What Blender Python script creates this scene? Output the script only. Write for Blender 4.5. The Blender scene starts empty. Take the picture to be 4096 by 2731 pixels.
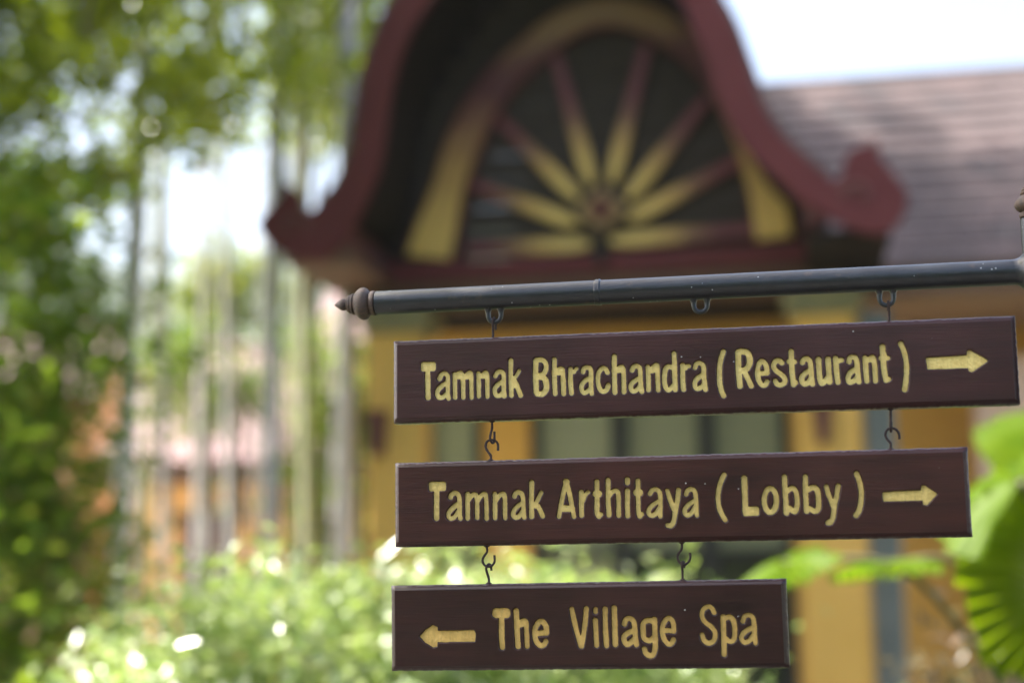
import bpy, math, random
import numpy as np
from mathutils import Vector, Matrix, Euler

R = math.radians
rng = np.random.default_rng(7)
random.seed(7)
SC = bpy.context.scene
COL = SC.collection

# ------------------------------------------------------------------ camera
EYE = 1.55
PITCH, ROLL, FMM = R(8.64), R(0.838), 55.0
FPX = FMM / 36 * 4096
cam_d = bpy.data.cameras.new('camera')
cam_d.lens = FMM; cam_d.sensor_width = 36
cam_d.clip_start = 0.05; cam_d.clip_end = 3000
cam_d.dof.use_dof = True
cam_d.dof.focus_distance = 2.075
cam_d.dof.aperture_fstop = 1.5
cam_d.dof.aperture_blades = 0
cam = bpy.data.objects.new('camera', cam_d)
COL.objects.link(cam)
cam.matrix_world = (Matrix.Translation((0, 0, EYE)) @ Matrix.Rotation(R(90) + PITCH, 4, 'X')
                    @ Matrix.Rotation(-ROLL, 4, 'Z'))
SC.camera = cam

# ------------------------------------------------------------------ world and sun
SUN = Vector((-0.56, 0.12, 0.82)).normalized()
w = bpy.data.worlds.new('World'); SC.world = w; w.use_nodes = True
nt = w.node_tree; nt.nodes.clear()
sky = nt.nodes.new('ShaderNodeTexSky'); sky.sky_type = 'NISHITA'; sky.sun_disc = False
sky.sun_elevation = math.asin(SUN.z); sky.sun_rotation = math.atan2(SUN.x, SUN.y)
sky.dust_density = 5.0; sky.air_density = 1.0; sky.ozone_density = 1.0
bgn = nt.nodes.new('ShaderNodeBackground'); bgn.inputs['Strength'].default_value = 0.13
wo = nt.nodes.new('ShaderNodeOutputWorld')
nt.links.new(sky.outputs[0], bgn.inputs[0]); nt.links.new(bgn.outputs[0], wo.inputs[0])
sl = bpy.data.lights.new('sun', 'SUN'); sl.energy = 5.0; sl.angle = R(0.53); sl.color = (1.0, 0.95, 0.87)
so = bpy.data.objects.new('sun', sl); COL.objects.link(so)
so.rotation_euler = (-SUN).to_track_quat('-Z', 'Y').to_euler(); so.location = (0, 0, 30)

vs = SC.view_settings
vs.view_transform = 'Standard'; vs.look = 'None'; vs.exposure = 1.86; vs.gamma = 1.0
vs.use_curve_mapping = False
SC.render.engine = 'CYCLES'
cy = SC.cycles
cy.use_denoising = True; cy.volume_bounces = 1
cy.max_bounces = 8; cy.transparent_max_bounces = 8
cy.sample_clamp_indirect = 6.0
cy.caustics_reflective = False; cy.caustics_refractive = False

# ------------------------------------------------------------------ helpers: pixels to rays
def ray(X, Y):                       # photograph pixel (4096 wide) -> direction
    px, py = X - 2048, -(Y - 1365.5)
    c, s = math.cos(-ROLL), math.sin(-ROLL)
    x, y = (px*c - py*s) / FPX, (px*s + py*c) / FPX
    return np.array([x, math.cos(PITCH) - y*math.sin(PITCH), math.sin(PITCH) + y*math.cos(PITCH)])
CAMP = np.array([0, 0, EYE])
def hit(X, Y, p, n):
    d = ray(X, Y)
    return CAMP + d * (np.dot(np.asarray(p) - CAMP, n) / np.dot(d, n))
K = 4096 / 2352.0
def at(x, y, depth):                 # point at a given world distance (y) along the ray of a 2352-wide pixel
    d = ray(x*K, y*K)
    return CAMP + d * (depth / d[1])

# ------------------------------------------------------------------ helpers: objects
def tag(o, label=None, cat=None, group=None, kind=None):
    if label: o['label'] = label
    if cat: o['category'] = cat
    if group: o['group'] = group
    if kind: o['kind'] = kind
    return o
def empty(name, loc=(0, 0, 0), rz=0.0, label=None, cat=None, group=None):
    o = bpy.data.objects.new(name, None); COL.objects.link(o)
    o.location = loc; o.rotation_euler = (0, 0, rz); o.empty_display_size = 0.1
    return tag(o, label, cat, group)
def link(name, me, mat, parent=None, smooth=False):
    o = bpy.data.objects.new(name, me); COL.objects.link(o)
    if mat is not None and len(me.materials) == 0: me.materials.append(mat)
    if parent is not None: o.parent = parent
    if smooth: me.polygons.foreach_set('use_smooth', np.ones(len(me.polygons), bool))
    return o
def np_mesh(name, verts, quads):
    me = bpy.data.meshes.new(name)
    verts = np.asarray(verts, np.float32); quads = np.asarray(quads, np.int32)
    k = quads.shape[1]
    me.vertices.add(len(verts)); me.vertices.foreach_set('co', verts.ravel())
    me.loops.add(quads.size); me.loops.foreach_set('vertex_index', quads.ravel())
    me.polygons.add(len(quads))
    me.polygons.foreach_set('loop_start', np.arange(0, quads.size, k, dtype=np.int32))
    me.update(calc_edges=True); me.validate()
    return me

class MB:
    def __init__(s): s.v = []; s.f = []
    def add(s, vs_, fs):
        b = len(s.v); s.v += [tuple(map(float, p)) for p in vs_]
        s.f += [tuple(i + b for i in f) for f in fs]; return s
    def box(s, a, b, bev=0.0):
        (x0, y0, z0), (x1, y1, z1) = a, b
        if bev <= 0:
            return s.add([(x0,y0,z0),(x1,y0,z0),(x1,y1,z0),(x0,y1,z0),(x0,y0,z1),(x1,y0,z1),(x1,y1,z1),(x0,y1,z1)],
                         [(0,3,2,1),(4,5,6,7),(0,1,5,4),(1,2,6,5),(2,3,7,6),(3,0,4,7)])
        vs_ = []; c = bev
        def ring(zz, i):
            return [(x0+i,y0,zz),(x1-i,y0,zz),(x1,y0+i,zz),(x1,y1-i,zz),(x1-i,y1,zz),(x0+i,y1,zz),(x0,y1-i,zz),(x0,y0+i,zz)]
        def ringin(zz):
            return [(x0+2*c,y0+c,zz),(x1-2*c,y0+c,zz),(x1-c,y0+2*c,zz),(x1-c,y1-2*c,zz),(x1-2*c,y1-c,zz),(x0+2*c,y1-c,zz),(x0+c,y1-2*c,zz),(x0+c,y0+2*c,zz)]
        vs_ = ringin(z0) + ring(z0+c, c) + ring(z1-c, c) + ringin(z1)
        fs = [tuple(range(7, -1, -1)), tuple(range(24, 32))]
        for k in range(3):
            for i in range(8):
                j = (i+1) % 8; fs.append((k*8+i, k*8+j, (k+1)*8+j, (k+1)*8+i))
        return s.add(vs_, fs)
    def tube(s, pts, rad, seg=10, cap=True):
        pts = [np.asarray(p, float) for p in pts]; n = len(pts)
        if not hasattr(rad, '__len__'): rad = [rad]*n
        up = np.array([0.13, 0.21, 1.0]); vs_ = []; prev = None
        for i, p in enumerate(pts):
            t = pts[min(i+1, n-1)] - pts[max(i-1, 0)]; t = t / (np.linalg.norm(t) + 1e-12)
            if prev is None:
                a = np.cross(t, up)
                if np.linalg.norm(a) < 0.2: a = np.cross(t, [1, 0.1, 0])
            else: a = prev - t*np.dot(prev, t)
            a = a/np.linalg.norm(a); prev = a; b = np.cross(t, a)
            for k in range(seg):
                th = 2*math.pi*k/seg
                vs_.append(p + rad[i]*(a*math.cos(th) + b*math.sin(th)))
        fs = []
        for i in range(n-1):
            for k in range(seg):
                j = (k+1) % seg
                fs.append((i*seg+k, i*seg+j, (i+1)*seg+j, (i+1)*seg+k))
        if cap: fs += [tuple(range(seg-1, -1, -1)), tuple(range((n-1)*seg, n*seg))]
        return s.add(vs_, fs)
    def lathe(s, prof, o, axis, seg=28, wob=0.0):        # prof: (distance along axis, radius)
        o = np.asarray(o, float); ax = np.asarray(axis, float); ax /= np.linalg.norm(ax)
        a = np.cross(ax, [0.2, 1, 0.3]); a /= np.linalg.norm(a); b = np.cross(ax, a); vs_ = []
        for t, r in prof:
            for k in range(seg):
                th = 2*math.pi*k/seg; rr = r*(1 + wob*random.uniform(-1, 1))
                vs_.append(o + ax*t + rr*(a*math.cos(th) + b*math.sin(th)))
        fs = []; n = len(prof)
        for i in range(n-1):
            for k in range(seg):
                j = (k+1) % seg; fs.append((i*seg+k, i*seg+j, (i+1)*seg+j, (i+1)*seg+k))
        fs += [tuple(range(seg-1, -1, -1)), tuple(range((n-1)*seg, n*seg))]
        return s.add(vs_, fs)
    def prism(s, poly, d):                               # 3D outline pushed along d
        n = len(poly); d = np.asarray(d, float)
        P = [np.asarray(p, float) for p in poly]
        vs_ = P + [p + d for p in P]
        fs = [tuple(range(n)), tuple(range(2*n-1, n-1, -1))]
        for i in range(n):
            j = (i+1) % n; fs.append((j, i, n+i, n+j))
        return s.add(vs_, fs)
    def strip(s, A, B):                                  # quad strip between two polylines
        n = len(A); return s.add(list(A)+list(B), [(i, i+1, n+i+1, n+i) for i in range(n-1)])
    def mesh(s, name):
        me = bpy.data.meshes.new(name); me.from_pydata(s.v, [], s.f); me.update()
        import bmesh
        bm = bmesh.new(); bm.from_mesh(me); bmesh.ops.recalc_face_normals(bm, faces=bm.faces[:]); bm.to_mesh(me); bm.free()
        return me
    def build(s, name, mat, parent=None, smooth=False):
        o = link(name, s.mesh(name), mat, parent)
        if smooth:
            o.data.polygons.foreach_set('use_smooth', np.ones(len(o.data.polygons), bool))
            try: o.data.set_sharp_from_angle(angle=R(38))
            except Exception: pass
        return o

def smooth_curve(pts, n=6):
    P = [np.asarray(p, float) for p in pts]
    if len(P) < 3: return P
    Q = [2*P[0]-P[1]] + P + [2*P[-1]-P[-2]]; out = []
    for i in range(1, len(Q)-2):
        for k in range(n):
            t = k/n; a, b, c, d = Q[i-1], Q[i], Q[i+1], Q[i+2]
            out.append(0.5*((2*b) + (-a+c)*t + (2*a-5*b+4*c-d)*t*t + (-a+3*b-3*c+d)*t**3))
    out.append(P[-1]); return out

# ------------------------------------------------------------------ helpers: materials
def newmat(name):
    m = bpy.data.materials.new(name); m.use_nodes = True
    t = m.node_tree; return m, t, t.nodes['Principled BSDF'], t.nodes['Material Output']
def nd(t, kind, **kw):
    n = t.nodes.new(kind)
    for k, v in kw.items(): setattr(n, k, v)
    return n
def ramp(t, stops, fac):
    r = nd(t, 'ShaderNodeValToRGB'); e = r.color_ramp.elements
    while len(e) < len(stops): e.new(0.5)
    for el, (p, c) in zip(e, stops): el.position = p; el.color = (*c, 1)
    t.links.new(fac, r.inputs[0]); return r.outputs[0]
def coords(t, scale=(1, 1, 1), kind='Object'):
    tc = nd(t, 'ShaderNodeTexCoord'); mp = nd(t, 'ShaderNodeMapping'); mp.inputs['Scale'].default_value = scale
    t.links.new(tc.outputs[kind], mp.inputs[0]); return mp.outputs[0]
def noise(t, vec, scale, detail=4, rough=0.55):
    n = nd(t, 'ShaderNodeTexNoise'); n.inputs['Scale'].default_value = scale
    n.inputs['Detail'].default_value = detail; n.inputs['Roughness'].default_value = rough
    t.links.new(vec, n.inputs['Vector']); return n.outputs['Fac']
def mixc(t, fac, a, b, mode='MIX'):
    m = nd(t, 'ShaderNodeMix', data_type='RGBA', blend_type=mode)
    for key, val in ((0, fac), (6, a), (7, b)):
        if hasattr(val, 'links'): t.links.new(val, m.inputs[key])
        elif key == 0: m.inputs[0].default_value = val
        else: m.inputs[key].default_value = (*val, 1)
    return m.outputs[2]
def bump(t, b, h, strength, dist):
    n = nd(t, 'ShaderNodeBump'); n.inputs['Strength'].default_value = strength; n.inputs['Distance'].default_value = dist
    t.links.new(h, n.inputs['Height']); t.links.new(n.outputs[0], b.inputs['Normal'])
def plain(name, c1, c2, rough=0.6, scale=3.0, bstr=0.15, stretch=(1, 1, 1), spec=0.5, bdist=0.01):
    m, t, b, o = newmat(name); v = coords(t, stretch)
    f = noise(t, v, scale, 6)
    t.links.new(ramp(t, [(0.3, c1), (0.7, c2)], f), b.inputs['Base Color'])
    b.inputs['Roughness'].default_value = rough; b.inputs['Specular IOR Level'].default_value = spec
    if bstr: bump(t, b, noise(t, v, scale*6, 4), bstr, bdist)
    return m
def leaf_mat(name, cols, trans=(0.2, 0.34, 0.03), tfac=0.4, rough=0.35, spec=0.5):
    m, t, b, o = newmat(name)
    g = nd(t, 'ShaderNodeNewGeometry')
    c = ramp(t, [(i/(len(cols)-1), k) for i, k in enumerate(cols)], g.outputs['Random Per Island'])
    t.links.new(c, b.inputs['Base Color'])
    b.inputs['Roughness'].default_value = rough; b.inputs['Specular IOR Level'].default_value = spec
    tr = nd(t, 'ShaderNodeBsdfTranslucent')
    t.links.new(mixc(t, 0.55, c, trans), tr.inputs['Color'])
    mx = nd(t, 'ShaderNodeMixShader'); mx.inputs[0].default_value = tfac
    t.links.new(b.outputs[0], mx.inputs[1]); t.links.new(tr.outputs[0], mx.inputs[2])
    t.links.new(mx.outputs[0], o.inputs[0]); return m

# stained sign timber: long grain along local X, sparse white flecks
def wood_mat(name, dark, light, rough, fleck):
    m, t, b, o = newmat(name); v = coords(t, (1, 1, 1))
    g1 = noise(t, coords(t, (3, 42, 42)), 1.0, 5, 0.6)
    g2 = noise(t, coords(t, (25, 500, 500)), 1.0, 3, 0.6)
    big = noise(t, v, 5.0, 3)
    c = ramp(t, [(0.36, dark), (0.64, light)], g1)
    c = mixc(t, 0.45, c, ramp(t, [(0.3, tuple(0.6*x for x in dark)), (0.7, tuple(1.3*x for x in light))], big))
    c = mixc(t, ramp(t, [(0.52, (0, 0, 0)), (0.85, (0.35, 0.35, 0.35))], noise(t, coords(t, (9, 220, 220)), 1.0, 6, 0.7)), c, tuple(2.0*x for x in light))
    vo = nd(t, 'ShaderNodeTexVoronoi'); vo.inputs['Scale'].default_value = 55; t.links.new(v, vo.inputs['Vector'])
    tiny = nd(t, 'ShaderNodeMath', operation='LESS_THAN'); t.links.new(vo.outputs['Distance'], tiny.inputs[0]); tiny.inputs[1].default_value = 0.055
    where = nd(t, 'ShaderNodeMath', operation='GREATER_THAN'); t.links.new(noise(t, v, 14, 2), where.inputs[0]); where.inputs[1].default_value = fleck
    mm = nd(t, 'ShaderNodeMath', operation='MULTIPLY'); t.links.new(tiny.outputs[0], mm.inputs[0]); t.links.new(where.outputs[0], mm.inputs[1])
    t.links.new(mixc(t, mm.outputs[0], c, (0.5, 0.5, 0.5)), b.inputs['Base Color'])
    rr = nd(t, 'ShaderNodeMapRange'); t.links.new(big, rr.inputs[0]); rr.inputs[3].default_value = rough-0.1; rr.inputs[4].default_value = rough+0.14
    t.links.new(rr.outputs[0], b.inputs['Roughness'])
    b.inputs['Specular IOR Level'].default_value = 0.35; b.inputs['Coat Weight'].default_value = 0.45; b.inputs['Coat Roughness'].default_value = 0.15
    bump(t, b, g2, 0.4, 0.0010); return m

def metal_paint(name, base, rough=0.38):
    m, t, b, o = newmat(name); v = coords(t)
    f = noise(t, v, 60, 5)
    c = ramp(t, [(0.3, tuple(0.7*x for x in base)), (0.75, tuple(1.5*x for x in base))], f)
    vo = nd(t, 'ShaderNodeTexVoronoi'); vo.inputs['Scale'].default_value = 120; t.links.new(v, vo.inputs['Vector'])
    tiny = nd(t, 'ShaderNodeMath', operation='LESS_THAN'); t.links.new(vo.outputs['Distance'], tiny.inputs[0]); tiny.inputs[1].default_value = 0.12
    wh = nd(t, 'ShaderNodeMath', operation='GREATER_THAN'); t.links.new(noise(t, v, 18, 3), wh.inputs[0]); wh.inputs[1].default_value = 0.55
    mm = nd(t, 'ShaderNodeMath', operation='MULTIPLY'); t.links.new(tiny.outputs[0], mm.inputs[0]); t.links.new(wh.outputs[0], mm.inputs[1])
    c = mixc(t, ramp(t, [(0.60, (0, 0, 0)), (0.70, (0.8, 0.8, 0.8))], noise(t, v, 35, 5, 0.7)), c, (0.06, 0.04, 0.03))
    t.links.new(mixc(t, mm.outputs[0], c, (0.38, 0.4, 0.42)), b.inputs['Base Color'])
    b.inputs['Roughness'].default_value = rough; b.inputs['Coat Weight'].default_value = 0.4; b.inputs['Coat Roughness'].default_value = 0.25
    bump(t, b, noise(t, coords(t, (60, 320, 320)), 1.0, 4), 0.35, 0.0015); return m

def gold_paint(name, lo, hi):
    m, t, b, o = newmat(name); v = coords(t, (1, 1, 1))
    f = noise(t, v, 90, 5, 0.6)
    c = ramp(t, [(0.25, lo), (0.6, hi)], f)
    st = noise(t, coords(t, (420, 420, 60)), 1.0, 4, 0.65)
    c = mixc(t, ramp(t, [(0.52, (0, 0, 0)), (0.80, (0.45, 0.45, 0.45))], st), c, tuple(0.5*x for x in lo))
    c = mixc(t, ramp(t, [(0.69, (0, 0, 0)), (0.74, (1, 1, 1))], noise(t, v, 150, 3, 0.6)), c, (0.05, 0.028, 0.015))
    t.links.new(c, b.inputs['Base Color'])
    b.inputs['Roughness'].default_value = 0.42; b.inputs['Specular IOR Level'].default_value = 0.5
    bump(t, b, noise(t, coords(t, (300, 300, 120)), 1.0, 3), 0.4, 0.0008); return m

M = {}
M['wood_a'] = wood_mat('stained_timber_a', (0.027, 0.0092, 0.0100), (0.058, 0.0185, 0.018), 0.34, 0.60)
M['wood_b'] = wood_mat('stained_timber_b', (0.023, 0.0072, 0.0070), (0.060, 0.0165, 0.0125), 0.35, 0.62)
M['wood_c'] = wood_mat('stained_timber_c', (0.018, 0.0063, 0.0063), (0.042, 0.0125, 0.0105), 0.36, 0.61)
M['gold_a'] = gold_paint('yellow_paint_a', (0.74, 0.53, 0.15), (0.90, 0.70, 0.24))
M['gold_b'] = gold_paint('yellow_paint_b', (0.62, 0.44, 0.12), (0.82, 0.61, 0.20))
M['gold_c'] = gold_paint('ochre_paint_c', (0.58, 0.36, 0.09), (0.80, 0.52, 0.15))
M['pipe'] = metal_paint('black_pipe_paint', (0.011, 0.0135, 0.018))
M['rust'] = plain('rusty_iron', (0.018, 0.010, 0.010), (0.05, 0.024, 0.02), 0.7, 400, 0.5, bdist=0.0006)
M['finial'] = plain('turned_finial_wood', (0.035, 0.026, 0.022), (0.13, 0.075, 0.05), 0.5, 40, 0.6, (1, 6, 6), bdist=0.002)

# ------------------------------------------------------------------ ground
gm, t, b, o = newmat('lawn_and_earth'); v = coords(t)
t.links.new(ramp(t, [(0.35, (0.025, 0.045, 0.012)), (0.65, (0.055, 0.06, 0.025))], noise(t, v, 0.6, 6)), b.inputs['Base Color'])  # lawn tones darkened to stand in for tree shade on the ground
b.inputs['Roughness'].default_value = 0.9; bump(t, b, noise(t, v, 30, 5), 0.5, 0.03)
tag(MB().add([(-1500, -600, 0), (1500, -600, 0), (1500, 2000, 0), (-1500, 2000, 0)], [(0, 1, 2, 3)]).build('ground', gm), kind='structure')
pm = plain('shade_dark_path_paving', (0.05, 0.047, 0.043), (0.075, 0.07, 0.062), 0.85, 2.0, 0.3)  # paving colour darkened in place of tree shade around the sign
tm_ = plain('pale_bounce_stone', (0.36, 0.31, 0.25), (0.46, 0.40, 0.33), 0.8, 2.0, 0.3)
tag(MB().box((-9.0, 6.2, -0.05), (9.0, 13.5, 0.06)).build('bounce_terrace', tm_), kind='structure')  # unseen pale slab added to bounce sunlight onto walls and soffit
tag(MB().box((-2.6, -6, -0.05), (3.6, 3.3, 0.035)).build('path', pm), kind='structure')

# ------------------------------------------------------------------ the sign boards
YAW = R(10.68)
BOARDS = [  # x0, z0, width, height, tilt, yaw, lean, dy
    (-0.156, 0.316, 0.799, 0.100, R(-0.15), R(10.68), R(-0.04), -0.005),
    (-0.155, 0.151, 0.732, 0.100, R(-0.05), R(10.68), R(0.01), 0.000),
    (-0.161, -0.012, 0.507, 0.099, R(0.20), R(10.63), R(0.42), 0.004)]
def frame(bd):
    x0, z0, wd, ht, tl, yw, ln, dy = bd
    u = np.array([math.cos(yw)*math.cos(tl), -math.sin(yw)*math.cos(tl), math.sin(tl)])
    n = np.array([math.sin(yw), math.cos(yw), 0.0])
    vv = np.array([0, 0, 1.0]) - u*math.sin(tl); vv /= np.linalg.norm(vv)
    vv = vv*math.cos(ln) - n*math.sin(ln); nn = np.cross(vv, u); nn = nn/np.linalg.norm(nn)
    o = np.array([x0, 2.1+dy, EYE+z0]); return o, u, nn, vv
def fmat(o, u, n, v):
    return Matrix(((u[0], n[0], v[0], o[0]), (u[1], n[1], v[1], o[1]), (u[2], n[2], v[2], o[2]), (0, 0, 0, 1)))

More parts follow.
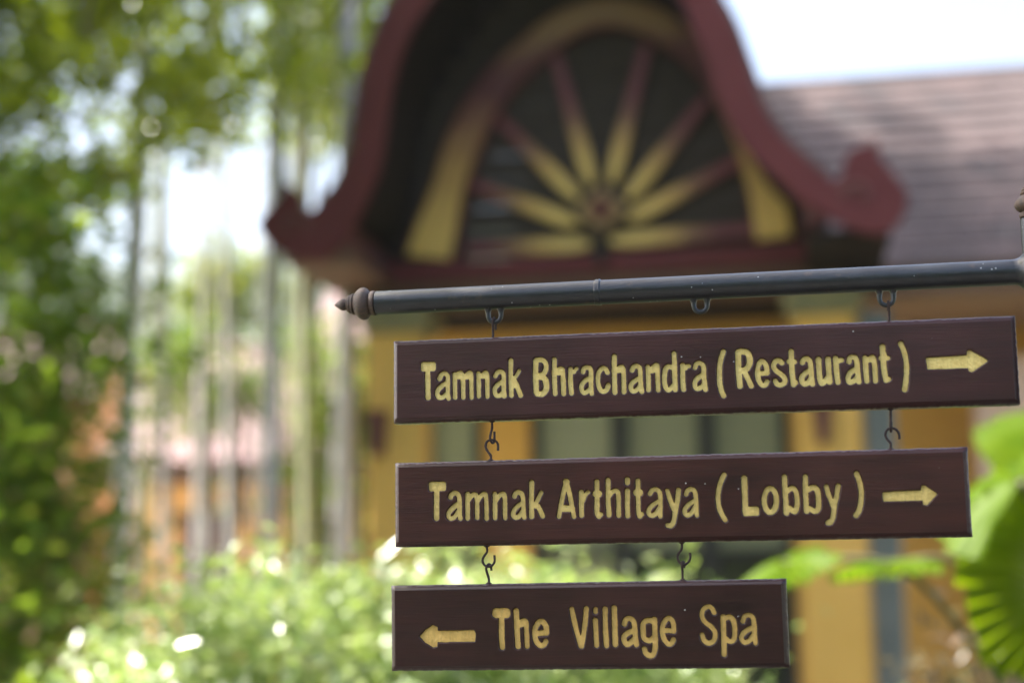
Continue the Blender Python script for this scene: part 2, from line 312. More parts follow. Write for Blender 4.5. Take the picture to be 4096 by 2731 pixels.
# strokes traced letter by letter: (width, points) ; ('box', x0,y0,x1,y1,r) ; ('poly', r, points)
def S(wd, *p): return ('s', wd, p)
A_ = (1560, 1340, 3.675); B_ = (2080, 1340, 2.94); C_ = (2800, 1300, 3.675); D_ = (3400, 1240, 3.379)
E_ = (1560, 1820, 3.4588); F_ = (2180, 1820, 3.4588); G_ = (2820, 1780, 3.4588); H_ = (3380, 1760, 3.733)
I_ = (1540, 2300, 3.36); J_ = (2200, 2290, 3.92); K_ = (2680, 2280, 3.734)
TEXT = [[
 (A_, 'letter', [('box', 447, 395, 664, 526, 38), S(75, (545, 490), (547, 700), (550, 912))]),
 (A_, 'letter', [S(66, (722, 635), (745, 585), (790, 560), (835, 590), (840, 680), (840, 850), (850, 925)), S(66, (835, 690), (760, 740), (700, 800), (686, 860), (715, 910), (770, 908), (820, 860))]),
 (A_, 'letter', [S(62, (945, 570), (946, 740), (950, 912)), S(64, (950, 610), (990, 565), (1040, 560), (1062, 640), (1070, 914)), S(62, (1080, 625), (1125, 575), (1170, 548), (1185, 620), (1190, 912)), S(74, (960, 605), (1180, 605))]),
 (A_, 'letter', [S(64, (1292, 560), (1296, 720), (1298, 892)), S(62, (1300, 610), (1350, 580), (1402, 545), (1420, 610), (1424, 900)), S(62, (1310, 605), (1410, 600))]),
 (A_, 'letter', [S(64, (1540, 600), (1570, 550), (1620, 533), (1660, 570), (1663, 680), (1665, 820), (1672, 888)), S(64, (1655, 670), (1590, 715), (1540, 770), (1532, 830), (1560, 878), (1610, 880), (1655, 840))]),
 (A_, 'letter', [S(66, (1770, 370), (1768, 640), (1778, 880)), S(54, (1790, 665), (1850, 592), (1890, 523)), S(68, (1815, 650), (1850, 720), (1912, 880)), S(90, (1795, 640), (1810, 730))]),
 (B_, 'letter', [S(64, (183, 300), (178, 450), (186, 665)), S(58, (185, 292), (250, 288), (295, 325), (300, 390), (272, 450), (200, 475)), S(66, (200, 480), (275, 500), (302, 560), (300, 640), (255, 688), (195, 685))]),
 (B_, 'letter', [S(56, (400, 285), (400, 480), (408, 685)), S(56, (410, 430), (450, 402), (490, 400), (500, 470), (508, 685)), S(56, (415, 440), (490, 440))]),
 (B_, 'letter', [S(56, (590, 395), (588, 520), (600, 678)), S(42, (600, 440), (630, 420), (660, 391)), S(52, (600, 420), (630, 428))]),
 (B_, 'letter', [S(54, (735, 430), (750, 388), (795, 377), (828, 410), (830, 550), (840, 685)), S(53, (825, 500), (760, 535), (720, 590), (725, 650), (755, 675), (800, 650), (830, 615))]),
 (B_, 'letter', [S(54, (1025, 437), (1000, 392), (960, 390), (920, 450), (914, 560), (940, 640), (980, 660), (1015, 640), (1035, 585))]),
 (B_, 'letter', [S(60, (1105, 250), (1105, 450), (1112, 668)), S(56, (1115, 420), (1160, 385), (1195, 376), (1212, 430), (1220, 664)), S(50, (1130, 418), (1200, 415))]),
 (B_, 'letter', [S(56, (1315, 410), (1335, 370), (1375, 360), (1408, 400), (1413, 540), (1428, 660)), S(54, (1405, 500), (1340, 540), (1300, 590), (1310, 645), (1345, 655), (1390, 622), (1410, 585))]),
 (B_, 'letter', [S(54, (1500, 370), (1505, 500), (1508, 640)), S(54, (1510, 420), (1560, 380), (1600, 350), (1612, 400), (1622, 640)), S(50, (1520, 420), (1600, 410))]),
 (B_, 'letter', [S(58, (1808, 215), (1815, 420), (1822, 635)), S(56, (1800, 382), (1745, 365), (1705, 410), (1695, 530), (1715, 620), (1750, 640), (1800, 592))]),
 (B_, 'letter', [S(56, (1910, 350), (1912, 500), (1920, 635)), S(46, (1920, 390), (1950, 367), (1985, 360)), S(50, (1925, 380), (1945, 385))]),
 (B_, 'letter', [S(55, (2055, 380), (2075, 335), (2120, 325), (2155, 370), (2163, 520), (2180, 635)), S(55, (2155, 460), (2090, 500), (2055, 550), (2060, 610), (2090, 625), (2140, 600), (2162, 565))]),
 (C_, 'bracket_mark', [S(76, (340, 388), (300, 520), (285, 690), (292, 860), (320, 980), (345, 1033))]),
 (C_, 'letter', [S(86, (560, 400), (565, 640), (585, 892)), S(86, (560, 395), (620, 382), (690, 402), (728, 480), (725, 570), (680, 638), (600, 668)), S(76, (640, 660), (690, 760), (750, 887))]),
 (C_, 'letter', [S(72, (880, 705), (985, 700)), S(76, (985, 700), (970, 600), (940, 542), (900, 532), (860, 590), (845, 700), (865, 810), (910, 875), (960, 875), (985, 825))]),
 (C_, 'letter', [S(74, (1203, 553), (1165, 520), (1110, 530), (1080, 590), (1110, 660), (1180, 710), (1240, 770), (1240, 840), (1180, 875), (1130, 860), (1105, 815))]),
 (C_, 'letter', [S(78, (1338, 382), (1345, 560), (1355, 720), (1375, 865)), S(74, (1307, 530), (1383, 535)), S(84, (1375, 865), (1398, 842))]),
 (C_, 'letter', [S(76, (1505, 545), (1525, 505), (1570, 490), (1615, 530), (1630, 650), (1640, 780), (1655, 862)), S(76, (1620, 660), (1550, 700), (1500, 760), (1500, 830), (1540, 862), (1600, 830), (1630, 785))]),
 (C_, 'letter', [S(82, (1740, 502), (1750, 640), (1765, 790), (1792, 845), (1840, 815), (1885, 765)), S(82, (1882, 492), (1890, 640), (1905, 833))]),
 (C_, 'letter', [S(80, (1992, 482), (2005, 640), (2025, 833)), S(74, (2010, 540), (2050, 517), (2080, 512))]),
 (C_, 'letter', [S(78, (2190, 535), (2205, 482), (2250, 465), (2295, 500), (2315, 640), (2328, 780), (2338, 828)), S(78, (2310, 640), (2230, 680), (2185, 740), (2180, 800), (2210, 835), (2270, 808), (2310, 765))]),
 (D_, 'letter', [S(76, (205, 642), (215, 800), (228, 952)), S(72, (215, 690), (260, 662), (305, 632), (325, 690), (340, 820), (345, 955)), S(66, (230, 672), (310, 668))]),
 (D_, 'letter', [S(76, (440, 492), (450, 650), (465, 830), (490, 943)), S(66, (450, 560), (478, 635)), S(62, (418, 645), (512, 645)), S(66, (485, 948), (525, 930))]),
 (D_, 'bracket_mark', [S(72, (688, 452), (730, 550), (760, 680), (766, 820), (756, 960), (740, 1072))]),
 (D_, 'arrow', [('poly', 16, ((1045, 655), (1595, 622), (1602, 560), (1625, 556), (1845, 680), (1648, 815), (1622, 806), (1615, 760), (1065, 780)))]),
], [
 (E_, 'letter', [('box', 532, 366, 767, 490, 30), S(72, (640, 470), (636, 700), (634, 868))]),
 (E_, 'letter', [S(64, (830, 580), (850, 537), (900, 521), (945, 560), (955, 680), (955, 800), (965, 870)), S(62, (950, 660), (870, 720), (810, 790), (805, 845), (840, 870), (890, 845), (945, 772))]),
 (E_, 'letter', [S(64, (1068, 532), (1065, 680), (1065, 868)), S(60, (1075, 620), (1120, 562), (1170, 541), (1195, 610), (1200, 860)), S(60, (1205, 630), (1250, 562), (1300, 531), (1322, 600), (1328, 870))]),
 (E_, 'letter', [S(60, (1445, 532), (1445, 700), (1447, 864)), S(60, (1455, 630), (1500, 562), (1560, 531), (1582, 600), (1585, 864))]),
 (E_, 'letter', [S(62, (1714, 567), (1735, 522), (1780, 511), (1825, 550), (1838, 680), (1842, 800), (1850, 855)), S(62, (1830, 660), (1750, 710), (1705, 770), (1700, 830), (1730, 855), (1780, 840), (1830, 772))]),
 (E_, 'letter', [S(66, (1955, 372), (1950, 600), (1952, 843)), S(56, (2000, 690), (2045, 600), (2085, 515)), S(60, (1985, 700), (2050, 720), (2105, 838)), S(56, (1975, 690), (2040, 695))]),
 (F_, 'letter', [S(64, (288, 355), (240, 560), (188, 845)), S(64, (292, 355), (340, 560), (395, 845)), S(92, (232, 735), (365, 735)), S(86, (286, 365), (294, 365))]),
 (F_, 'letter', [S(70, (498, 507), (497, 680), (500, 828)), S(54, (520, 630), (550, 552), (590, 507))]),
 (F_, 'letter', [S(70, (712, 362), (715, 600), (715, 780), (740, 838)), S(98, (702, 530), (736, 530)), S(64, (735, 840), (767, 815))]),
 (F_, 'letter', [S(70, (868, 342), (870, 600), (880, 823)), S(62, (880, 570), (930, 502), (985, 491), (1010, 560), (1015, 828))]),
 (F_, 'letter', [S(64, (1135, 332), (1135, 378)), S(66, (1137, 490), (1135, 700), (1140, 835))]),
 (F_, 'letter', [S(64, (1283, 352), (1285, 600), (1290, 780), (1305, 838)), S(98, (1268, 515), (1303, 515)), S(64, (1305, 840), (1333, 812))]),
 (F_, 'letter', [S(62, (1447, 530), (1480, 481), (1540, 472), (1585, 520), (1592, 640), (1590, 760), (1590, 838)), S(62, (1585, 630), (1490, 685), (1435, 745), (1430, 800), (1470, 830), (1530, 805), (1580, 722))]),
 (F_, 'letter', [S(64, (1690, 490), (1730, 620), (1780, 740)), S(66, (1845, 480), (1830, 620), (1800, 760), (1780, 900), (1745, 967), (1697, 967))]),
 (F_, 'letter', [S(60, (1947, 538), (1970, 487), (2020, 466), (2070, 505), (2088, 640), (2090, 770), (2100, 828)), S(62, (2080, 620), (1985, 680), (1935, 740), (1935, 800), (1970, 825), (2030, 790), (2080, 702))]),
 (G_, 'bracket_mark', [S(68, (262, 407), (210, 520), (180, 680), (185, 820), (225, 940), (275, 1028))]),
 (G_, 'letter', [S(80, (540, 452), (548, 650), (557, 910)), ('box', 520, 848, 748, 972, 30)]),
 (G_, 'letter', [S(74, *[(903+84*math.sin(k*math.pi/8), 760-165*math.cos(k*math.pi/8)) for k in range(17)])]),
 (G_, 'letter', [S(74, (1098, 437), (1110, 650), (1125, 933)), S(70, (1130, 640), (1200, 590), (1255, 640), (1275, 760), (1265, 870), (1235, 913), (1170, 870))]),
 (G_, 'letter', [S(74, (1388, 437), (1390, 650), (1405, 908)), S(74, (1410, 620), (1490, 580), (1550, 620), (1570, 750), (1565, 870), (1520, 910), (1440, 870))]),
 (G_, 'letter', [S(64, (1680, 570), (1710, 680), (1770, 830)), S(66, (1842, 560), (1820, 700), (1790, 830), (1775, 970), (1745, 1058), (1700, 1072)), S(80, (1715, 1065), (1730, 1055))]),
 (G_, 'bracket_mark', [S(70, (2095, 387), (2140, 500), (2165, 650), (2155, 800), (2130, 900), (2090, 968))]),
 (H_, 'arrow', [('poly', 18, ((578, 790), (1155, 762), (1163, 688), (1192, 690), (1352, 802), (1218, 948), (1185, 942), (1178, 878), (590, 892)))]),
], [
 (I_, 'arrow', [('poly', 14, ((475, 820), (548, 742), (640, 680), (686, 702), (690, 758), (1182, 750), (1198, 785), (1192, 876), (688, 882), (678, 944), (645, 950), (548, 895)))]),
 (I_, 'letter', [('box', 1436, 440, 1680, 570, 52), S(72, (1560, 540), (1560, 750), (1570, 962))]),
 (I_, 'letter', [S(70, (1755, 475), (1765, 650), (1782, 950)), S(64, (1780, 690), (1830, 622), (1885, 620), (1895, 720), (1905, 950)), S(50, (1790, 680), (1870, 662))]),
 (I_, 'letter', [S(68, (2030, 780), (2165, 770)), S(70, (2165, 770), (2160, 690), (2120, 630), (2070, 625), (2020, 690), (2005, 790), (2030, 890), (2080, 940), (2130, 930), (2155, 887))]),
 (J_, 'letter', [S(78, (335, 567), (390, 820), (480, 1145)), S(80, (565, 562), (540, 820), (490, 1145))]),
 (J_, 'letter', [S(68, (710, 565), (710, 610)), S(78, (705, 742), (715, 930), (725, 1135))]),
 (J_, 'letter', [S(82, (857, 567), (862, 800), (880, 1138))]),
 (J_, 'letter', [S(86, (1003, 548), (1008, 800), (1020, 1123))]),
 (J_, 'letter', [S(80, (1162, 798), (1185, 732), (1245, 711), (1305, 760), (1325, 880), (1335, 1020), (1350, 1125)), S(80, (1320, 900), (1220, 940), (1160, 1000), (1160, 1070), (1205, 1120), (1270, 1085), (1320, 1035))]),
 (J_, 'letter', [S(82, (1640, 765), (1540, 745), (1465, 785), (1452, 900), (1470, 1020), (1550, 1062), (1620, 1020)), S(82, (1635, 730), (1640, 950), (1645, 1150), (1620, 1268), (1560, 1298), (1500, 1258), (1475, 1192))]),
 (J_, 'letter', [S(72, (1800, 903), (1930, 903)), S(76, (1935, 912), (1930, 790), (1890, 722), (1835, 716), (1775, 790), (1755, 910), (1785, 1030), (1845, 1108), (1900, 1103), (1930, 1045))]),
 (K_, 'letter', [S(72, (655, 632), (620, 562), (560, 541), (490, 590), (475, 680), (520, 770), (620, 850), (672, 940), (652, 1040), (580, 1085), (510, 1050), (475, 962))]),
 (K_, 'letter', [S(78, (790, 692), (800, 900), (808, 1253)), S(74, (800, 725), (890, 692), (950, 760), (965, 900), (950, 1030), (890, 1060), (810, 1003))]),
 (K_, 'letter', [S(70, (1087, 758), (1110, 692), (1170, 667), (1235, 702), (1255, 830), (1260, 950), (1275, 1085)), S(72, (1245, 850), (1140, 900), (1075, 970), (1070, 1030), (1110, 1075), (1180, 1050), (1240, 983))]),
]]

def vnoise(shape, cell, seed):
    r = np.random.default_rng(seed); a = r.random((shape[0]//cell+3, shape[1]//cell+3))
    yy, xx = np.mgrid[0:shape[0], 0:shape[1]] / cell
    i, j = yy.astype(int), xx.astype(int); fy, fx = yy-i, xx-j
    fy = fy*fy*(3-2*fy); fx = fx*fx*(3-2*fx)
    return (a[i, j]*(1-fy)*(1-fx) + a[i+1, j]*fy*(1-fx) + a[i, j+1]*(1-fy)*fx + a[i+1, j+1]*fy*fx) - 0.5
def seg_d(X, Z, a, b):
    d = b - a; L = d@d + 1e-15
    tt = np.clip(((X-a[0])*d[0] + (Z-a[1])*d[1])/L, 0, 1)
    return np.hypot(X-a[0]-tt*d[0], Z-a[1]-tt*d[1])
CELL = 0.00068
DEPTH = 0.0042
def sstep(x, a, b):
    q = np.clip((x-a)/(b-a), 0, 1); return q*q*(3-2*q)

def hook_path(bd, pts, z, oy=0.0):       # zoom pixels on the board's own mid plane -> board local coordinates
    o, u, n, vv = frame(bd); out = []
    for p in pts:
        q = hit(z[0]+p[0]/z[2], z[1]+p[1]/z[2], o + n*0.012, n) - o
        out.append((q@u, 0.012 + oy + (p[2] if len(p) > 2 else 0.0), q@vv))
    return out

LAB = ['longest dark wooden sign board hanging from the black pipe, restaurant lettering and right arrow',
       'middle dark wooden sign board, yellow lobby lettering and right arrow, hung between two boards',
       'shortest dark wooden sign board, ochre spa lettering and left arrow, lowest of the three']
board_objs = []
for bi, bd in enumerate(BOARDS):
    o, u, n, vv = frame(bd); wd, ht = bd[2], bd[3]
    wm = [M['wood_a'], M['wood_b'], M['wood_c']][bi]; gmx = [M['gold_a'], M['gold_b'], M['gold_c']][bi]
    root = empty('sign_board', label=LAB[bi], cat='sign', group='carved direction boards')
    root.matrix_world = fmat(o, u, n, vv)
    nx, nz = int(wd/CELL), int(ht/CELL)
    xs = np.linspace(0, wd, nx+1); zs = -np.linspace(0, ht, nz+1)
    Z, X = np.meshgrid(zs, xs, indexing='ij')
    wob = vnoise(X.shape, 4, bi)*0.00040 + vnoise(X.shape, 14, 10+bi)*0.00050
    rough = vnoise(X.shape, 3, 20+bi)*0.0005 + vnoise(X.shape, 9, 30+bi)*0.0007
    total = np.full(X.shape, 1.0); glyphs = []
    for (zx, zy, zsx), nm, prims in TEXT[bi]:
        def loc(p):
            q = hit(zx + p[0]/zsx, zy + p[1]/zsx, o, n) - o
            return np.array([q@u, q@vv])
        mpp = np.linalg.norm(loc((1000, 500)) - loc((1100, 500)))/100
        g = np.full(X.shape, 1.0)
        for pr in prims:
            if pr[0] == 's':
                pts = [loc(p) for p in pr[2]]; cur = smooth_curve(pts, 5)
                allp = np.array(cur); m_ = pr[1]*mpp/2 + 0.003
                i0, i1 = np.searchsorted(xs, [allp[:, 0].min()-m_, allp[:, 0].max()+m_]); j0, j1 = np.searchsorted(-zs, [-allp[:, 1].max()-m_, -allp[:, 1].min()+m_])
                sl_ = (slice(j0, j1), slice(i0, i1)); dd = np.full(X[sl_].shape, 1.0)
                for a, b2 in zip(cur[:-1], cur[1:]): dd = np.minimum(dd, seg_d(X[sl_], Z[sl_], a, b2))
                g[sl_] = np.minimum(g[sl_], dd - pr[1]*mpp/2)
            elif pr[0] == 'box':
                a, b2 = loc(pr[1:3]), loc(pr[3:5]); r = pr[5]*mpp
                c, hsz = (a+b2)/2, abs(b2-a)/2 - r
                qx, qz = abs(X-c[0])-hsz[0], abs(Z-c[1])-hsz[1]
                g = np.minimum(g, np.hypot(np.maximum(qx, 0), np.maximum(qz, 0)) + np.minimum(np.maximum(qx, qz), 0) - r)
            else:
                pts = [loc(p) for p in pr[2]]; dd = np.full(X.shape, 1.0); ins = np.zeros(X.shape, bool)
                for a, b2 in zip(pts, pts[1:]+pts[:1]):
                    dd = np.minimum(dd, seg_d(X, Z, a, b2))
                    cond = (a[1] > Z) != (b2[1] > Z)
                    ins ^= cond & (X < (b2[0]-a[0])*(Z-a[1])/(b2[1]-a[1]+1e-15) + a[0])
                g = np.minimum(g, np.where(ins, -dd, dd) - pr[1]*mpp)
        g = g + wob; glyphs.append((nm, g)); total = np.minimum(total, g - 0.0008)
    prof = lambda d: DEPTH*sstep(-d, -0.0002, 0.0009)
    # board: carved front grid + chamfer rings + back
    Yf = prof(total)
    vf = np.stack([X, Yf, Z], -1).reshape(-1, 3)
    idx = np.arange((nx+1)*(nz+1)).reshape(nz+1, nx+1)
    q = np.stack([idx[1:, :-1], idx[1:, 1:], idx[:-1, 1:], idx[:-1, :-1]], -1).reshape(-1, 4)
    ringi = np.concatenate([idx[0, :], idx[1:, -1], idx[-1, -2::-1], idx[-2:0:-1, 0]])
    rp = vf[ringi]; nr = len(ringi)
    cx, cz = wd/2, -ht/2
    def off(e, dp, amp, seed):
        rr = vnoise((1, nr+40), 5, seed)[0, :nr]*amp + np.minimum(vnoise((1, nr+40), 11, seed+5)[0, :nr]+0.30, 0)*amp*1.5
        out = rp.copy()
        out[:, 0] = np.clip(rp[:, 0], 0, wd); ex = e + rr
        out[:, 0] += np.where(rp[:, 0] <= 1e-6, -ex, np.where(rp[:, 0] >= wd-1e-6, ex, 0))
        out[:, 2] += np.where(rp[:, 2] >= -1e-6, ex, np.where(rp[:, 2] <= -ht+1e-6, -ex, 0))
        out[:, 1] = dp; return out
    rings = [off(0.0001, 0.0009, 0, 1), off(0.0012, 0.0013, 0.0002, 2), off(0.0058, 0.0066, 0.0007, 3+bi), off(0.0062, 0.0078, 0.0006, 5+bi), off(0.0062, 0.026, 0.0004, 7), off(0.0050, 0.0275, 0, 8)]
    V = [vf]; Q = [q]; prev = ringi; base = len(vf)
    for rg in rings:
        cur = base + np.arange(nr); V.append(rg)
        Q.append(np.stack([prev, np.roll(prev, -1), np.roll(cur, -1), cur], -1)); prev = cur; base += nr
    bc = np.array([[0, 0.0275, 0], [wd, 0.0275, 0], [wd, 0.0275, -ht], [0, 0.0275, -ht]])
    V.append(bc + np.array([[-.0050, 0, .0050], [.0050, 0, .0050], [.0050, 0, -.0050], [-.0050, 0, -.0050]])); Q.append(np.array([[base, base+3, base+2, base+1]])[:, ::-1])
    bo = link('board', np_mesh('board', np.concatenate(V), np.concatenate(Q)), wm, root)
    # painted letters
    for nm, g in glyphs:
        keep = (g[1:, 1:] + g[:-1, :-1] + g[1:, :-1] + g[:-1, 1:])/4 < 0.0
        jj, ii = np.nonzero(keep)
        if len(jj) == 0: continue
        vid = np.stack([idx[jj+1, ii], idx[jj+1, ii+1], idx[jj, ii+1], idx[jj, ii]], -1)
        un, inv = np.unique(vid, return_inverse=True); inv = inv.reshape(vid.shape)
        gz, gx = np.gradient(g, CELL); gz = -gz
        cnt = np.bincount(inv.ravel(), minlength=len(un)); edge = cnt < 4
        px, pz = X.ravel()[un].copy(), Z.ravel()[un].copy(); gg = g.ravel()[un]
        nxg, nzg = gx.ravel()[un], gz.ravel()[un]; L = np.hypot(nxg, nzg)+1e-9
        mv = np.where(edge, np.clip(gg, -0.0008, 0.0008), 0)
        px -= mv*nxg/L; pz -= mv*nzg/L
        dloc = np.where(edge, 0.0, gg) - 0.0008
        py = prof(dloc) - 0.0006 - np.where(edge, 0, np.abs(rough.ravel()[un]))
        ct = np.array([px.mean(), 0, pz.mean()])
        lo_ = link(nm, np_mesh(nm, np.stack([px, py, pz], -1) - ct, inv), gmx, root, smooth=True)
        lo_.location = ct
    board_objs.append(root)

# iron eyes and hooks, screwed into the boards
def wire(root, pts, r, name):
    m = MB(); cur = smooth_curve(pts, 5); m.tube(cur, [r*random.uniform(0.92, 1.1) for _ in cur], 9)
    return m.build(name, M['rust'], root, smooth=True)
def collar(root, p, up):
    return MB().lathe([(0, 0.0040), (up*0.0008, 0.0042), (up*0.0018, 0.0026), (up*0.0026, 0.0016)], (p[0], p[1], p[2]), (0, 0, 1), 14).build('screw_collar', M['rust'], root, True)
Z2, Z3, Z4, Z5 = (1880, 1200, 8.71), (1880, 1660, 7.84), (1880, 2160, 7.84), (2640, 2160, 8.71)
Z6, Z7 = (3460, 1140, 9.8), (3480, 1620, 8.255)
R_ = 0.00165
b0, b1, b2 = board_objs; B0, B1, B2 = BOARDS
wire(b0, hook_path(B0, [(800, 1330, 0), (800, 1100, 0), (812, 760, -.0045), (828, 640, -.002), (832, 632, 0.003), (850, 760, .0075), (862, 1010, .0075)], Z2), R_, 'hook')
wire(b0, hook_path(B0, [(950, 1400, 0), (945, 1100, 0), (925, 800, -.0045), (905, 650, -.002), (905, 640, .003), (920, 760, .0075), (925, 980, .0075)], Z6), R_, 'hook')
p = hook_path(B0, [(690, 225, 0), (688, 420, 0), (665, 600, -.0045), (655, 760, -.005), (690, 858, -.001), (720, 850, .004), (738, 740, .006), (738, 500, .006)], Z3); wire(b0, p, R_, 'hook')
collar(b0, (p[0][0], 0.012, -B0[3]-0.0061), -1)
p = hook_path(B1, [(650, 1420, 0), (650, 1270, 0), (560, 1140, 0), (495, 1010, 0), (505, 880, 0), (575, 800, 0), (690, 778, 0), (800, 808, 0), (868, 890, 0), (882, 1000, 0), (878, 1110, 0)], Z3); wire(b1, p, R_, 'hook')
collar(b1, (p[0][0], 0.012, 0.0061), 1)
p = hook_path(B0, [(680, 130, 0), (680, 400, 0), (672, 600, -.0045), (672, 760, -.005), (690, 850, -.001), (695, 850, .003), (705, 760, .006), (705, 530, .006)], Z7); wire(b0, p, R_, 'hook')
collar(b0, (p[0][0], 0.012, -B0[3]-0.0061), -1)
p = hook_path(B1, [(680, 1440, 0), (680, 1260, 0), (575, 1130, 0), (512, 1010, 0), (522, 890, 0), (592, 795, 0), (705, 757, 0), (830, 785, 0), (925, 880, 0), (965, 1000, 0), (968, 1125, 0)], Z7); wire(b1, p, R_, 'hook')
collar(b1, (p[0][0], 0.012, 0.0061), 1)
p = hook_path(B1, [(525, 190, 0), (535, 350, 0), (440, 500, 0), (396, 600, 0), (408, 700, 0), (472, 788, 0), (570, 822, 0), (680, 795, 0), (758, 700, 0), (775, 600, 0), (765, 462, 0)], Z4); wire(b1, p, R_, 'hook')
collar(b1, (p[0][0], 0.012, -B1[3]-0.0061), -1)
p = hook_path(B2, [(590, 1400, 0), (590, 1200, 0), (535, 1000, -.001), (528, 880, -.0045), (560, 780, -.003), (590, 745, 0.002), (625, 800, .006), (640, 945, .007)], Z4); wire(b2, p, R_, 'hook')
collar(b2, (p[0][0], 0.012, 0.0061), 1)
p = hook_path(B1, [(760, 100, 0), (752, 300, 0), (652, 450, 0), (612, 600, 0), (680, 760, 0), (790, 828, 0), (905, 815, 0), (1018, 700, 0), (1050, 560, 0), (1040, 432, 0)], Z5); wire(b1, p, R_, 'hook')
collar(b1, (p[0][0], 0.012, -B1[3]-0.0061), -1)
p = hook_path(B2, [(790, 1370, 0), (785, 1100, 0), (775, 900, -.0045), (785, 770, -.003), (800, 745, .002), (820, 800, .006), (830, 950, .007)], Z5); wire(b2, p, R_, 'hook')
collar(b2, (p[0][0], 0.012, 0.0061), 1)

# ------------------------------------------------------------------ the post with its arm
o0, u0, n0, v0 = frame(BOARDS[0])
pn = np.array([math.sin(YAW), math.cos(YAW), 0.0]); pu = np.array([math.cos(YAW), -math.sin(YAW), 0.0])
ppt = o0 + n0*0.012
aL = hit(1505, 1210.5, ppt, pn); aR = hit(4148, 1087, ppt, pn)
aR[2] = aL[2] = (aL[2]+aR[2])/2
RP = 0.0164
post = empty('sign_post', (aR[0], aR[1], 0), 0, 'black painted metal post with side arm and turned wooden finials', 'sign post')
TR = lambda p: np.asarray(p) - np.array([aR[0], aR[1], 0])
axd = pu
L_arm = np.linalg.norm(aR - aL)
cur = [aL + axd*L_arm*k/40 for k in range(41)]
am = MB(); am.tube([TR(aL)] + [TR(aL + axd*0.0008)] + [TR(p_) for p_ in cur[1:]], [RP*0.93, RP] + [RP*(1+random.uniform(-.004, .004)) for _ in cur[1:]], 40)
am.build('arm', M['pipe'], post, True)
jm = hit(2393, 1165, ppt, pn); tj = (jm - aL)@axd
MB().lathe([(-.0045, RP*1.0), (-.004, RP*1.03), (-.002, RP*1.07), (0.000, RP*1.05), (.0018, RP*1.085), (.004, RP*1.03), (.0045, RP)], TR(aL + axd*tj), axd, 40, 0.03).build('weld_bead', M['pipe'], post, True)
MB().lathe([(-.014, RP*1.0), (-.010, RP*1.03), (-.006, RP*1.12), (-.003, RP*1.28), (0.0, RP*1.5), (.006, RP*1.5)], TR(aR - axd*(RP*0.92)), axd, 40, 0.006).build('weld_fillet', M['pipe'], post, True)
z_top = hit(4148, 872, ppt, pn)[2]
MB().tube([(0, 0, -0.4), (0, 0, z_top*0.5), (0, 0, z_top-0.001), (0, 0, z_top)], [RP, RP, RP, RP*0.93], 40).build('pole', M['pipe'], post, True)
mm = 0.0571e-3
FIN = [(-0.004, 0.0140), (0, 240*mm), (10*mm, 288*mm), (40*mm, 300*mm), (80*mm, 302*mm), (115*mm, 285*mm), (130*mm, 245*mm), (145*mm, 250*mm), (175*mm, 318*mm), (225*mm, 370*mm), (285*mm, 393*mm), (340*mm, 388*mm), (400*mm, 360*mm), (460*mm, 310*mm), (500*mm, 262*mm), (525*mm, 232*mm), (535*mm, 246*mm), (560*mm, 256*mm), (585*mm, 245*mm), (600*mm, 215*mm), (615*mm, 218*mm), (640*mm, 226*mm), (662*mm, 215*mm), (672*mm, 185*mm), (685*mm, 190*mm), (705*mm, 185*mm), (718*mm, 150*mm), (730*mm, 112*mm), (750*mm, 125*mm), (790*mm, 144*mm), (840*mm, 143*mm), (890*mm, 118*mm), (940*mm, 82*mm), (990*mm, 45*mm), (1025*mm, 18*mm), (1040*mm, 3*mm)]
fo = MB().lathe(FIN, (0, 0, 0), (-1, 0, 0), 36, 0.004).build('finial', M['finial'], post, True)
fo.location = TR(aL - axd*0.0005); fo.rotation_euler = (0, 0, -YAW)
fo2 = MB().lathe(FIN, (0, 0, 0), (-1, 0, 0), 36, 0.004).build('finial', M['finial'], post, True)
fo2.location = (0, 0, z_top+0.0005); fo2.rotation_euler = (0, R(90), 0)
for cxp, byp in ((1979, 1298), (2803, 1258), (3548, 1231)):
    c = hit(cxp, byp, ppt, pn); tt = (c - aL)@axd; zb = c[2]
    hw = 0.0088; rr = 0.0031; zt = aL[2] - RP + 0.003; pts = []
    pts.append((-hw, zt))
    for k in range(9):
        th = math.pi + math.pi*k/8; pts.append((hw*math.cos(th), zb + rr + hw + hw*math.sin(th)))
    pts.append((hw, zt))
    P3 = [TR(aL + axd*(tt+a_) * 1.0) * np.array([1, 1, 0]) + np.array([0, 0, z_]) for a_, z_ in pts]
    m = MB(); m.tube(P3, [rr*1.35] + [rr]*9 + [rr*1.35], 12)
    for sg in (-1, 1):
        m.lathe([(0, .0070), (.0022, .0052), (.0045, .0040), (.007, .0030)], TR(aL + axd*(tt+sg*hw))*np.array([1, 1, 0]) + np.array([0, 0, aL[2]-RP+0.0018]), (0, 0, -1), 12)
    m.build('hanging_loop', M['pipe'], post, True)

